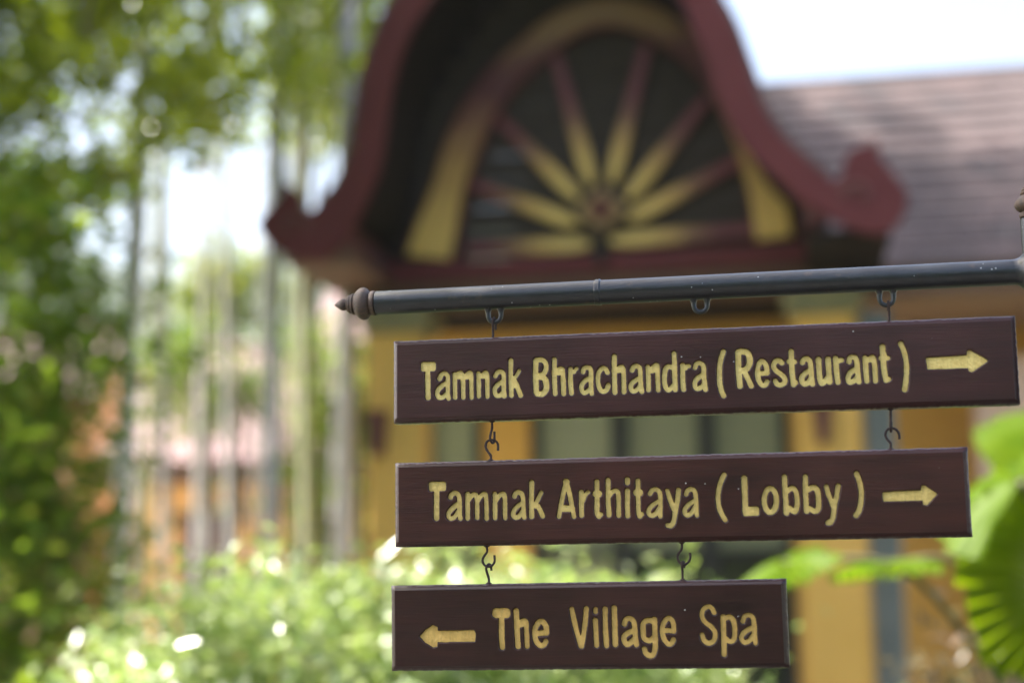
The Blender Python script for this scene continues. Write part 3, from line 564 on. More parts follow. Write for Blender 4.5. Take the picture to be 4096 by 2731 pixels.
# ------------------------------------------------------------------ background materials
M['maroon'] = plain('maroon_paint', (0.092, 0.021, 0.022), (0.125, 0.030, 0.031), 0.65, 2.5, 0.1, (1, 1, 1), 0.2)
M['maroon_dark'] = plain('dark_maroon_paint', (0.085, 0.024, 0.022), (0.12, 0.035, 0.03), 0.6, 3, 0.1)
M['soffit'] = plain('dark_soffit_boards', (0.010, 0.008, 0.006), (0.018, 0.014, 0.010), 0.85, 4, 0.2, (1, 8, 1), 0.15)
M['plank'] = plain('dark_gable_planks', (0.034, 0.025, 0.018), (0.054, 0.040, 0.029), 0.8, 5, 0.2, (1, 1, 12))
M['gilt'] = plain('gilded_paint', (0.42, 0.29, 0.07), (0.62, 0.45, 0.13), 0.5, 22, 0.2)
M['gilt_worn'] = plain('worn_gilt_on_maroon', (0.20, 0.10, 0.05), (0.40, 0.26, 0.08), 0.55, 14, 0.2)
M['capital'] = plain('greenish_gilt_capital', (0.15, 0.15, 0.07), (0.28, 0.25, 0.11), 0.6, 12, 0.2)
M['ochre'] = plain('ochre_wall_plaster', (0.62, 0.36, 0.07), (0.70, 0.42, 0.10), 0.8, 1.5, 0.15)
M['orange'] = plain('orange_wall_plaster', (0.84, 0.46, 0.16), (0.90, 0.55, 0.22), 0.8, 1.2, 0.15)
M['peach'] = plain('peach_wall_plaster', (0.62, 0.42, 0.30), (0.70, 0.50, 0.37), 0.8, 1.2, 0.1)
M['frame'] = plain('black_window_frame', (0.012, 0.013, 0.013), (0.022, 0.023, 0.022), 0.45, 10, 0.05)
M['brown'] = plain('brown_beam_timber', (0.09, 0.046, 0.024), (0.13, 0.07, 0.036), 0.65, 4, 0.2, (1, 10, 10))
M['pane'] = plain('green_tinted_pane', (0.25, 0.28, 0.17), (0.31, 0.34, 0.21), 0.2, 1.2, 0.0)
M['pane_dark'] = plain('dark_glass_pane', (0.012, 0.016, 0.014), (0.022, 0.028, 0.024), 0.12, 1.2, 0.0)
M['slate'] = plain('grey_green_post_paint', (0.13, 0.16, 0.145), (0.19, 0.22, 0.20), 0.6, 6, 0.1)
M['iron'] = plain('black_lantern_iron', (0.008, 0.009, 0.009), (0.016, 0.017, 0.017), 0.5, 20, 0.05)
TILES = [plain('roof_tile_a', (0.064, 0.046, 0.046), (0.09, 0.064, 0.062), 0.8, 5, 0.2),
         plain('roof_tile_b', (0.085, 0.06, 0.059), (0.115, 0.08, 0.077), 0.8, 5, 0.2),
         plain('roof_tile_c', (0.047, 0.037, 0.039), (0.065, 0.05, 0.051), 0.8, 5, 0.2)]
M['pinkroof'] = plain('weathered_pink_roof_tiles', (0.21, 0.13, 0.135), (0.29, 0.185, 0.185), 0.8, 6, 0.4, (1, 1, 3))
M['bark'] = plain('brown_bark', (0.05, 0.036, 0.026), (0.11, 0.08, 0.055), 0.9, 8, 0.5, (3, 3, 0.6))
M['palmbark'] = plain('grey_ringed_palm_bark', (0.36, 0.36, 0.36), (0.56, 0.55, 0.55), 0.85, 5, 0.5, (0.6, 0.6, 5))
M['palmbark2'] = plain('mossy_palm_bark', (0.30, 0.32, 0.19), (0.48, 0.49, 0.31), 0.85, 5, 0.5, (0.6, 0.6, 5))
M['leaf_tree'] = leaf_mat('canopy_leaf', [(0.03, 0.07, 0.004), (0.07, 0.13, 0.006), (0.13, 0.20, 0.008), (0.25, 0.28, 0.012)], (0.62, 0.74, 0.012), 0.52, 0.25, 0.8)
M['leaf_dark'] = leaf_mat('dark_shrub_leaf', [(0.03, 0.07, 0.012), (0.055, 0.115, 0.018), (0.09, 0.155, 0.02), (0.16, 0.15, 0.022)], (0.32, 0.48, 0.03), 0.40, 0.5, 0.25)
M['leaf_shrub'] = leaf_mat('left_shrub_leaf', [(0.045, 0.10, 0.014), (0.08, 0.16, 0.02), (0.12, 0.20, 0.025), (0.22, 0.20, 0.03)], (0.42, 0.60, 0.03), 0.5, 0.45, 0.3)
M['leaf_hedge'] = leaf_mat('hedge_leaf_with_glint_tone', [(0.10, 0.19, 0.03), (0.19, 0.29, 0.06), (0.28, 0.37, 0.12), (0.62, 0.66, 0.45)], (0.45, 0.56, 0.12), 0.42, 0.28, 1.0)  # palest leaf tone stands in for sun glints on the hedge
M['leaf_palm'] = leaf_mat('palm_frond_leaf', [(0.05, 0.10, 0.012), (0.08, 0.14, 0.018), (0.16, 0.18, 0.02)], (0.40, 0.44, 0.03), 0.45, 0.35)
M['leaf_fan'] = leaf_mat('fan_palm_leaf', [(0.07, 0.13, 0.003), (0.11, 0.18, 0.004)], (0.34, 0.46, 0.003), 0.5, 0.45, 0.12)
M['stalk'] = plain('green_brown_stalk', (0.07, 0.08, 0.03), (0.13, 0.11, 0.05), 0.6, 20, 0.2)

# ------------------------------------------------------------------ pavilion porch
ANG = R(10.5)
E3 = np.array([math.cos(ANG), -math.sin(ANG), 0]); G3 = np.array([math.sin(ANG), math.cos(ANG), 0])
Pb = at(1335, 480, 8.0); BO = np.array([Pb[0], Pb[1], 0.0])
def L(xv, yv, k):                       # pixel (2352-wide) onto the plane k metres behind the bargeboards, building-local
    q = hit(xv*K, yv*K, BO + G3*k, G3) - BO
    return (q@E3, k, q[2])
def Lx(xv, k, yv=1000): return L(xv, yv, k)[0]
def Lz(yv, k, xv=1376): return L(xv, yv, k)[2]
def bld(name, label, cat, group=None):
    return empty(name, tuple(BO), -ANG, label, cat, group)
pav = bld('entrance_porch', 'maroon gabled entrance porch with flared curling bargeboards and golden sunburst gable', 'porch')

z7 = lambda x, y: (574.2+x*.4883, y*.4883)
z8 = lambda x, y: (1550.3+x*.4028, 57.4+y*.4028)
lo = [(1285, -352), (1160, -292), (1050, -200), (962, -100)] + [z7(*p) for p in ((670, 0), (600, 140), (545, 300), (515, 440), (490, 620), (450, 780), (400, 880), (330, 960))]
lcurl = [z7(*p) for p in ((270, 998), (238, 970), (222, 900), (165, 852), (150, 910), (80, 990), (30, 1050), (55, 1100), (110, 1165), (180, 1205), (260, 1218))]
li = [z7(*p) for p in ((345, 1212), (440, 1122), (498, 1022), (545, 920), (600, 790), (630, 620), (655, 430), (700, 260), (760, 120), (840, 0))] + [(1035, -80), (1100, -160), (1190, -235), (1285, -275)]
ro = [(1285, -352), (1405, -296), (1500, -215), (1585, -110), (1652, 0)] + [z8(*p) for p in ((330, 0), (390, 160), (440, 300), (480, 420), (560, 560), (640, 660), (760, 770), (860, 852))]
rcurl = [z8(*p) for p in ((905, 893), (948, 858), (962, 790), (1010, 712), (1090, 682), (1162, 662), (1160, 740), (1230, 830), (1300, 920), (1330, 990), (1300, 1090), (1235, 1160), (1180, 1182))]
ri = [z8(*p) for p in ((1120, 1186), (1000, 1150), (900, 1105), (800, 1045), (700, 985), (610, 890), (490, 792), (375, 668), (300, 540), (220, 350), (180, 200), (90, 0))] + [(1565, 0), (1480, -100), (1395, -190), (1285, -275)]
def tips(c):
    return (c[:4], c[3:7], c[6:]) if c is lcurl else (c[:6], c[5:])
for oo, cc, ii in ((lo, lcurl, li), (ro, rcurl, ri)):
    P = smooth_curve([np.array(L(*p, 0.0)) for p in oo], 4) + [q for part in tips(cc) for q in smooth_curve([np.array(L(*p, 0.0)) for p in part], 3)] + smooth_curve([np.array(L(*p, 0.0)) for p in ii], 4)
    P[0][0] += 0.0; 
    MB().prism(P, (0, 0.06, 0)).build('bargeboard', M['maroon'], pav)
    spiral = []
# carved scroll grooves on the two curled ends
for cx, cy, sg in ((*z7(205, 1060), -1), (*z8(1040, 960), 1)):
    pts = [L(cx + sg*(34-1.6*k)*math.cos(R(200 - 22*k)), cy - (26-1.3*k)*math.sin(R(200-22*k)), -0.006) for k in range(13)]
    MB().tube(smooth_curve(pts, 3), 0.016, 6).build('carved_scroll', M['maroon_dark'], pav, True)
# roof slopes: shell following the board's outer edge, running back over the porch
DEPTH_R = 2.65
for oo, sg in ((lo, 1), (ro, -1)):
    C = [np.array(L(*p, 0.0)) for p in oo]; C = smooth_curve(C, 4)
    n = len(C); outer = []; inner = []
    for i, p_ in enumerate(C):
        t_ = C[min(i+1, n-1)] - C[max(i-1, 0)]; nn = np.array([t_[2], 0, -t_[0]]); nn /= np.linalg.norm(nn)
        if nn[2] < 0: nn = -nn
        if i == 0: nn = np.array([0, 0, 1.0])
        outer.append(p_ - nn*0.012); inner.append(p_ - nn*0.10)
    m = MB(); y0, y1 = 0.063, DEPTH_R
    f = lambda arr, y: [np.array([q[0], y, q[2]]) for q in arr]
    m.strip(f(outer, y0), f(outer, y1)); m.strip(f(inner, y1), f(inner, y0))
    m.strip(f(inner, y0), f(outer, y0)); m.strip(f(outer, y1), f(inner, y1))
    m.add([f(outer, y0)[-1], f(outer, y1)[-1], f(inner, y1)[-1], f(inner, y0)[-1]], [(0, 1, 2, 3)])
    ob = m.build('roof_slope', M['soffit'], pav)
    cov = [p_ + (p_ - q_)/np.linalg.norm(p_ - q_)*0.045 for p_, q_ in zip(outer, inner)]; m = MB()
    m.strip(f(cov, 0.02), f(cov, y1+.01)); m.strip(f(outer, y1+.01), f(outer, 0.02)); m.strip(f(outer, .02), f(cov, .02)); m.strip(f(cov, y1+.01), f(outer, y1+.01))
    m.add([f(cov, .02)[-1], f(cov, y1+.01)[-1], f(outer, y1+.01)[-1], f(outer, .02)[-1]], [(0, 1, 2, 3)]); m.build('roof_covering', TILES[1], pav)
    e = outer[-1]; q = inner[-1]
    # eave board along the lower edge of each slope
    MB().box((min(e[0], q[0])-0.05, 0.065, q[2]-0.16), (max(e[0], q[0])+0.01, DEPTH_R, q[2]+0.01)).build('eave_board', M['maroon_dark'], pav)
# flat eave planks running back from the curled ends
for xa, xb, ya, yb, mt in ((648, 800, 572, 598, M['brown']), (1850, 2046, 520, 540, M['soffit'])):
    x0, x1 = Lx(xa, 0.0, ya), Lx(xb, 0.0, ya); MB().box((x0, 0.066, Lz(yb, 0.0, (xa+xb)/2)), (x1, DEPTH_R, Lz(ya, 0.0, (xa+xb)/2))).build('eave_plank', mt, pav)
# tall inner lining (the deep dark soffit between bargeboard and gable)
KP = 0.92
inL = smooth_curve([np.array(L(*p, 0.0)) for p in li[::-1]], 4); inR = smooth_curve([np.array(L(*p, 0.0)) for p in ri[::-1]], 4)
def xin(z):
    a = np.array(inL); b_ = np.array(inR)
    return (np.interp(-z, -a[:, 2], a[:, 0]) - 0.04, np.interp(-z, -b_[:, 2], b_[:, 0]) + 0.04)
zb = Lz(575, KP); ztop = Lz(-275, 0.0) + 0.0
nz_ = 11; hz = (ztop - 0.15 - zb)/nz_
for k in range(nz_):
    z0 = zb + k*hz; x0, x1 = xin(z0 + hz/2)
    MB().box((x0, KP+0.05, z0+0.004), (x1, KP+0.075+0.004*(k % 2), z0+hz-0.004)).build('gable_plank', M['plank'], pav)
# arch band
ao = [(926, 586), (950, 518), (989, 430), (1014, 342), (1053, 254), (1092, 195), (1136, 142), (1185, 98), (1258, 39), (1331, 5), (1404, -10), (1480, 2), (1545, 32), (1600, 90), (1645, 165), (1682, 250), (1711, 319), (1764, 385), (1808, 445), (1828, 541)]
ai = [(1045, 598), (1058, 527), (1072, 439), (1102, 352), (1136, 278), (1175, 215), (1233, 156), (1287, 112), (1336, 78), (1395, 63), (1453, 73), (1512, 103), (1575, 146), (1624, 205), (1655, 260), (1680, 320), (1700, 380), (1714, 440), (1722, 500), (1727, 555)]
So, Si = [np.array(L(*p, KP)) for p in ao], [np.array(L(*p, KP)) for p in ai]
So, Si = smooth_curve(So, 3), smooth_curve(Si, 3)
MB().prism(So + Si[::-1], (0, 0.045, 0)).build('arch_band', M['maroon'], pav)
def sub(a, b_, name, mat, inset=0.12):
    o_, i_ = So[a:b_], Si[a:b_]
    A = [p_ + (q_-p_)*inset - np.array([0, .022, 0]) for p_, q_ in zip(o_, i_)]; Bq = [q_ + (p_-q_)*inset - np.array([0, .022, 0]) for p_, q_ in zip(o_, i_)]
    MB().prism(A + Bq[::-1], (0, 0.024, 0)).build(name, mat, pav)
nS = len(So)
am_, t, b, o = newmat('gilt_arch_paint'); v = coords(t)
sx_ = nd(t, 'ShaderNodeSeparateXYZ'); t.links.new(v, sx_.inputs[0])
mr = nd(t, 'ShaderNodeMapRange'); t.links.new(sx_.outputs['Z'], mr.inputs[0]); mr.inputs[1].default_value = Lz(590, KP); mr.inputs[2].default_value = Lz(0, KP)
ad = nd(t, 'ShaderNodeMath', operation='MULTIPLY_ADD'); t.links.new(noise(t, v, 16, 5), ad.inputs[0]); ad.inputs[1].default_value = 0.22; t.links.new(mr.outputs[0], ad.inputs[2])
c = ramp(t, [(0.20, (0.74, 0.48, 0.12)), (0.48, (0.44, 0.25, 0.07)), (0.64, (0.26, 0.12, 0.055)), (0.76, (0.11, 0.026, 0.029)), (0.88, (0.13, 0.04, 0.032)), (1.0, (0.30, 0.17, 0.06))], ad.outputs[0])
t.links.new(c, b.inputs['Base Color']); b.inputs['Roughness'].default_value = 0.5
sub(0, nS, 'arch_ornament', am_, 0.10)
# sunburst rays
rm, t, b, o = newmat('gilt_fading_to_maroon'); v = coords(t)
ln = nd(t, 'ShaderNodeVectorMath', operation='LENGTH'); t.links.new(v, ln.inputs[0])
ad = nd(t, 'ShaderNodeMath', operation='MULTIPLY_ADD'); t.links.new(noise(t, v, 24, 4), ad.inputs[0]); ad.inputs[1].default_value = 0.28; t.links.new(ln.outputs['Value'], ad.inputs[2])
c = ramp(t, [(0.42, (0.78, 0.53, 0.14)), (0.56, (0.62, 0.38, 0.10)), (0.70, (0.26, 0.12, 0.055)), (0.84, (0.17, 0.030, 0.034))], ad.outputs[0])
t.links.new(c, b.inputs['Base Color']); b.inputs['Roughness'].default_value = 0.5
ctr = np.array(L(1380, 486, KP))
RAYS = [((1600, 1148), (1020, 1172)), ((1540, 1055), (1050, 868)), ((1545, 935), (1170, 560)), ((1605, 870), (1440, 265)), ((1700, 862), (1862, 215)), ((1775, 935), (2150, 462)), ((1780, 1030), (2315, 748)), ((1690, 1135), (2420, 1072))]
for a_, b_ in RAYS:
    p0, p1 = np.array(L(*z7(*a_), KP)), np.array(L(*z7(*b_), KP))
    d_ = (p1-p0); Ld = np.linalg.norm(d_); d_ /= Ld; s_ = np.array([d_[2], 0, -d_[0]])
    prof_ = [(0, .012), (.06, .030), (.2, .040), (.45, .039), (.7, .034), (1.0, .030)]
    P = [p0 + d_*Ld*t_ + s_*w_ for t_, w_ in prof_] + [p0 + d_*Ld*t_ - s_*w_ for t_, w_ in prof_[::-1]]
    ob = MB().prism([p_ - ctr for p_ in P], (0, 0.05, 0)).build('sunburst_ray', rm, pav); ob.location = tuple(ctr - np.array([0, 0.01, 0]))
dm = [np.array(L(*z7(*p), KP-0.04)) for p in ((1650, 872), (1768, 980), (1650, 1098), (1532, 990))]
dd = MB().prism(dm, (0, 0.06, 0)).build('diamond_boss', M['gilt_worn'], pav)
cdm = sum(dm)/4; MB().prism([cdm + (p_-cdm)*0.5 - np.array([0, .02, 0]) for p_ in dm], (0, 0.03, 0)).build('boss_centre', M['maroon'], dd)
# beams
xl, xr = Lx(905, KP), Lx(1905, KP)
zt_, zb_ = Lz(588, KP), Lz(632, KP)
MB().box((xl-0.30, KP-0.09, zb_), (xr-0.02, KP+0.10, zt_)).build('tie_beam', M['maroon'], pav)
MB().box((xl-0.25, KP-0.04, zb_-0.14), (xr+0.1, KP+0.14, zb_-0.003)).build('lower_beam', M['brown'], pav)
MB().box((xl-0.3, KP+0.16, zb_-0.03), (xr+0.3, DEPTH_R-0.05, zb_+0.04)).build('ceiling', M['soffit'], pav)
# columns with capitals, bases and little wall boxes
for xa, xb in ((858, 978), (1832, 1972)):
    x0, x1 = Lx(xa, KP), Lx(xb, KP); ym = KP + 0.02; hw = (x1-x0)/2; xc = (x0+x1)/2
    ztc = zb_-0.143
    MB().box((x0, ym-hw, 0.45), (x1, ym+hw, ztc-0.16), 0.012).build('column', M['ochre'], pav)
    cap = MB(); cap.box((x0-.03, ym-hw-.03, ztc-.158), (x1+.03, ym+hw+.03, ztc-.09), .008); cap.box((x0-.06, ym-hw-.06, ztc-.088), (x1+.06, ym+hw+.06, ztc-.04), .008); cap.box((x0-.02, ym-hw-.02, ztc-.038), (x1+.02, ym+hw+.02, ztc-.002), .006)
    cap.build('capital', M['capital'], pav)
    MB().box((x0-.06, ym-hw-.06, 0.0), (x1+.06, ym+hw+.06, 0.448), .02).build('column_base', M['ochre'], pav)
def wall_box(xa, xb, ya, yb, k, lab, rot=0):
    x0, _, z1 = L(xa, ya, k); x1, _, z0 = L(xb, yb, k); m = bld('wall_lamp', lab, 'lamp', 'maroon lamp boxes on the porch columns')
    xc = (x0+x1)/2; hw = (x1-x0)/2
    MB().add([(x0, k-.10, z1), (x1, k-.10, z1), (x1, k, z1), (x0, k, z1), (xc-hw*.6, k-.07, z0), (xc+hw*.6, k-.07, z0), (xc+hw*.6, k, z0), (xc-hw*.6, k, z0)],
             [(0, 1, 2, 3), (4, 7, 6, 5), (0, 4, 5, 1), (1, 5, 6, 2), (2, 6, 7, 3), (3, 7, 4, 0)]).build('shade', M['maroon_dark'], m)
    MB().box((x0-.01, k-.11, z1+.001), (x1+.01, k, z1+.02), .003).build('lid', M['maroon'], m)
hwc = (Lx(1972, KP)-Lx(1832, KP))/2
wall_box(1868, 1912, 938, 1018, KP+0.02-hwc, 'tapered maroon lamp box on the porch column beside the grey green pipe')
wall_box(848, 892, 955, 1046, KP+0.02-(Lx(978, KP)-Lx(858, KP))/2, 'tapered maroon lamp box on the porch column beside the palm trunks')
# lantern under the diamond
lan = bld('hanging_lantern', 'small black iron lantern hanging in front of the porch beam', 'lantern')
lp = np.array(L(1378, 560, KP-0.12)); lq = np.array(L(1378, 606, KP-0.12))
MB().tube([(lp[0], KP-.12, lp[2]+.10), (lp[0], KP-.12, lp[2]-.01)], .006, 8).build('rod', M['iron'], lan)
MB().box((lp[0]-.006, KP-.126, lp[2]+.09), (lp[0]+.006, KP+.02, lp[2]+.102)).build('bracket', M['iron'], lan)
MB().lathe([(0, .012), (.02, .03), (.035, .045), (.04, .03)], lp, (0, 0, -1), 8).build('cap', M['iron'], lan)
MB().lathe([(.04, .030), (.06, .034), (.10, .028), (.115, .016), (.13, .005)], lp, (0, 0, -1), 8).build('body', M['iron'], lan)

# ------------------------------------------------------------------ main hall behind the porch
hall = bld('main_hall', 'long ochre hall with tinted windows and weathered tiled roof behind the porch', 'building')
KW = 2.7
zw = Lz(602, KW-1.3, 2200) - 0.05
x_l, x_r = Lx(862, KW), Lx(2700, KW)
win = [(975, 1108), (1218, 1423), (1423, 1622), (1622, 1812)]
zt = Lz(800, KW); zs_ = 0.55
m = MB(); edges = [x_l]
for a_, b_ in win: edges += [Lx(a_, KW), Lx(b_, KW)]
edges.append(x_r)
for i in range(0, len(edges), 2):
    if edges[i+1] - edges[i] > .02: m.box((edges[i], KW, 0), (edges[i+1], KW+.22, zt))
m.box((x_l, KW, zt+0.0), (x_r, KW+.22, zw))
for i in range(1, len(edges)-1, 2): m.box((edges[i], KW, 0), (edges[i+1], KW+.22, zs_))
m.build('wall', M['ochre'], hall)
for a_, b_ in win:
    x0, x1 = Lx(a_, KW), Lx(b_, KW); fw = .055
    wf = MB(); wf.box((x0, KW-.02, zs_), (x0+fw, KW+.08, zt)); wf.box((x1-fw, KW-.02, zs_), (x1, KW+.08, zt))
    wf.box((x0+fw, KW-.02, zt-fw), (x1-fw, KW+.08, zt)); wf.box((x0+fw, KW-.02, zs_), (x1-fw, KW+.08, zs_+fw)); wf.box((x0+fw, KW-.015, 1.68), (x1-fw, KW+.075, 1.73))
    w_ = wf.build('window', M['frame'], hall)
    MB().box((x0+fw, KW+.03, zs_+fw), (x1-fw, KW+.036, 1.68)).build('pane', M['pane_dark'] if a_ > 1420 else M['pane'], w_)
    MB().box((x0+fw, KW+.03, 1.73), (x1-fw, KW+.036, zt-fw)).build('pane', M['pane'], w_)
# roof
KE, KR = KW-1.3, KW+1.4
ze = Lz(606, KE, 2200); zr = L(2060, 184, KR)[2]
rx0, rx1 = Lx(1150, KE), Lx(2760, KE)
sl_len = math.hypot(KR-KE, zr-ze); sx = np.array([0, (KR-KE)/sl_len, (zr-ze)/sl_len]); nrm = np.array([0, -(zr-ze)/sl_len, (KR-KE)/sl_len])
m = MB(); a0 = np.array([0, KE, ze]); a1 = np.array([0, KR, zr]); back = np.array([0, 2*KR-KE, ze])
def X_(x, p_): return np.array([x, p_[1], p_[2]])
pr = [a0 - nrm*.03, a1 - np.array([0, 0, .03]), back, back - np.array([0, 0, .1]), a1 - np.array([0, 0, .16]), a0 - nrm*.11]
m.prism([X_(rx0, q) for q in pr], (rx1-rx0, 0, 0)); rf = m.build('roof', M['soffit'], hall)
MB().box((rx0-.02, KE-.045, ze-.17), (rx1+.02, KE-.003, ze-.01)).build('fascia', M['brown'], hall)
MB().box((Lx(2000, KE), KE+.002, ze-.19), (rx1, KW-.003, ze-.12)).build('eave_soffit', plain('pale_brown_soffit', (0.24, 0.16, 0.10), (0.32, 0.22, 0.14), .7, 4, .1, (1, 8, 1)), hall)
MB().tube([(rx0-.05, KR, zr+.01), (rx1+.05, KR, zr+.01)], .045, 10).build('ridge_cap', TILES[0], hall)
NC = 13; ex = sl_len/NC; tw = 0.205
tm = []
for mt in TILES:
    me = MB().box((-tw/2+.003, -0.012, -.016), (tw/2-.003, ex*1.12, .018)).mesh('roof_tile'); me.materials.append(mt); tm.append(me)
tang = math.atan2(zr-ze, KR-KE)
spots = []
ncol = int((rx1-rx0)/tw)
colr = [random.random() for _ in range(ncol+2)]
for cI in range(NC):
    for j in range(ncol):
        x = rx0 + (j+.5)*tw + (0.5*tw if cI % 2 else 0)
        p_ = a0 + sx*(cI*ex); spots.append((x, p_[1], p_[2], cI, j))
# the tiles in view become parts, the rest one joined piece
xin0, xin1 = Lx(1690, KE), Lx(2480, KE)
def vis(s_): return xin0 < s_[0] < xin1
inn = [s_ for s_ in spots if vis(s_)]; inn.sort(key=lambda s_: s_[3]*100 + abs(s_[0])); inn = inn[:300]; ins = set(inn)
restm = MB()
for s_ in spots:
    x, y, z, cI, j = s_
    if s_ in ins:
        r_ = 0.6*colr[j] + 0.4*random.random()
        ob = bpy.data.objects.new('roof_tile', tm[0 if r_ < .5 else (1 if r_ < .74 else 2)]); COL.objects.link(ob); ob.parent = rf
        lift = .020
        ob.location = (x, y + nrm[1]*lift, z + nrm[2]*lift); ob.rotation_euler = (tang - R(4.5), 0, random.uniform(-.006, .006))
    else:
        q0 = np.array([x, y, z]) + nrm*.018; q1 = q0 + sx*ex*1.12 - nrm*.014
        restm.prism([q0 + np.array([-tw/2+.003, 0, 0]), q0 + np.array([tw/2-.003, 0, 0]), q1 + np.array([tw/2-.003, 0, 0]), q1 + np.array([-tw/2+.003, 0, 0])], nrm*.02)
o_ = restm.build('roof_tiling', TILES[0], hall); o_['kind'] = 'stuff'; o_.parent = rf
# peach garden wall on the right, and the grey green post
pw = bld('peach_wall', 'plain peach rendered wall beside the fan palm', 'wall')
x0, _, z1 = L(2236, 846, 1.9)
MB().box((x0, 1.9, 0), (x0+2.2, 2.1, z1)).build('wall_body', M['peach'], pw); MB().box((x0-.03, 1.87, z1+.003), (x0+2.23, 2.13, z1+.06), .01).build('coping', M['peach'], pw)
gp = bld('drain_pipe', 'grey green square pipe running up the wall beside the porch column', 'pipe')
x0, x1 = Lx(1986, 1.4), Lx(2058, 1.4)
MB().box((x0, 1.4, 0), (x1, 1.55, zb_-0.2), .012).build('pipe_shaft', M['slate'], gp)
for zz in (0.6, 1.9): MB().box((x0-.012, 1.388, zz), (x1+.012, 1.562, zz+.05), .004).build('pipe_clamp', M['slate'], gp)

# ------------------------------------------------------------------ houses and hill on the left
def house(depth, xa, xb, y_eave, y_ridge, rise_back, deep, wallm, roofm, label, door=None, trim=M['brown']):
    pl, pr_ = at(xa, y_eave, depth), at(xb, y_eave, depth); zr_ = at((xa+xb)/2, y_ridge, depth+rise_back)[2]
    h = empty('village_house', (float(pl[0]), depth, 0), 0, label, 'house'); wx = pr_[0]-pl[0]; z_e = (pl[2]+pr_[2])/2
    MB().box((0, 0, 0), (wx, deep, z_e)).build('wall', wallm, h)
    e = .28; m = MB()
    def prof3(x): return [np.array([x, -e, z_e-.12]), np.array([x, rise_back, zr_]), np.array([x, 2*rise_back+e, z_e-.12]), np.array([x, 2*rise_back+e, z_e-.24]), np.array([x, rise_back, zr_-.14]), np.array([x, -e, z_e-.24])]
    m.prism(prof3(-e), (wx+2*e, 0, 0)); r = m.build('roof', roofm, h)
    MB().tube([(-e, rise_back, zr_+.02), (wx+e, rise_back, zr_+.02)], .07, 8).build('ridge_cap', roofm, r)
    MB().box((-e-.01, -e-.035, z_e-.30), (wx+e+.01, -e-.004, z_e-.09)).build('fascia', trim, r)
    for gx in (0.003, wx-.003):
        MB().prism([(gx, .05, z_e-.1), (gx, rise_back, zr_-.16), (gx, 2*rise_back-.05, z_e-.1)], (.05 if gx < 1 else -.05, 0, 0)).build('gable_wall', wallm, h)
    if door:
        for dx, dw, dz0, dz1 in door:
            d_ = MB().box((dx, -.03, dz0), (dx+dw, .02, dz1)).build('door' if dz0 < .3 else 'window', M['maroon_dark'], h)
            MB().box((dx-.06, -.045, dz1), (dx+dw+.06, .02, dz1+.07)).build('lintel', trim, d_)
    return h
house(14.0, 300, 680, 1040, 805, 2.4, 5.0, M['orange'], M['pinkroof'], 'orange walled house with pale pink tiled roof behind the palm trunks', [(0.46, .5, 0.1, 2.1)])
house(19.0, 775, 1010, 775, 668, 1.4, 3.6, M['orange'], M['pinkroof'], 'smaller house with pink roof peeping out beside the porch column', [(.3, .5, 1.0, 2.4)], M['maroon'])
house(17.0, -260, 170, 900, 760, 1.5, 3.4, M['peach'], M['pinkroof'], 'house mostly hidden behind the dark leafy shrub', [(1.7, .6, 1.0, 2.2)], M['maroon'])
hm, t, b, o = newmat('wooded_hillside'); v = coords(t)
t.links.new(ramp(t, [(0.3, (0.03, 0.055, 0.03)), (0.7, (0.06, 0.09, 0.045))], noise(t, v, 0.05, 6)), b.inputs['Base Color']); b.inputs['Roughness'].default_value = 0.95
gx_, gy_ = 70, 24; hv = []; D0 = 250.0
for j in range(gy_+1):
    for i in range(gx_+1):
        x = -210 + 400*i/gx_; f = j/gy_; y = D0 + 130*f
        zz = math.sin(min(1, f*1.25)*math.pi*.5)*(77 + 6*math.sin(x*.04+1) + 3*math.sin(x*.11+y*.02) + random.uniform(-1.2, 1.2))*(1 - max(0, (x+15)/260)**1.2)
        hv.append((x, y, max(zz, -1) if j else -1))
hq = [(j*(gx_+1)+i, j*(gx_+1)+i+1, (j+1)*(gx_+1)+i+1, (j+1)*(gx_+1)+i) for j in range(gy_) for i in range(gx_)]
tag(link('hill', np_mesh('hill', hv, hq), hm, smooth=True), kind='structure')

# ------------------------------------------------------------------ foliage
def leaf_cloud(name, cen, size, mat, parent, up=0.5, aspect=0.45, jit=0.35, droop=0.0):
    n = len(cen); cen = np.asarray(cen)
    nrm_ = rng.normal(size=(n, 3)); nrm_ /= np.linalg.norm(nrm_, axis=1)[:, None]; nrm_[:, 2] = np.abs(nrm_[:, 2]); nrm_ = nrm_*(1-up) + np.array([0, 0, 1.0])*up
    nrm_ /= np.linalg.norm(nrm_, axis=1)[:, None]
    d = rng.normal(size=(n, 3)); d[:, 2] -= droop; d -= nrm_*(d*nrm_).sum(1)[:, None]; d /= np.linalg.norm(d, axis=1)[:, None]
    s = np.cross(nrm_, d); ln_ = size*rng.uniform(1-jit, 1+jit, n)[:, None]; wd_ = ln_*aspect
    base = cen - d*ln_*.5; tip = cen + d*ln_*.5 - nrm_*ln_*.12
    mid = cen - nrm_*0 
    l1 = base*.62 + tip*.38 + s*wd_*.5 + nrm_*wd_*.22; r1 = base*.62 + tip*.38 - s*wd_*.5 + nrm_*wd_*.22
    V = np.stack([base, r1, tip, l1], 1).reshape(-1, 3)
    tri = np.arange(n)[:, None]*4
    F = np.concatenate([tri + np.array([0, 1, 2]), tri + np.array([0, 2, 3])], 0)
    return link(name, np_mesh(name, V, F), mat, parent)

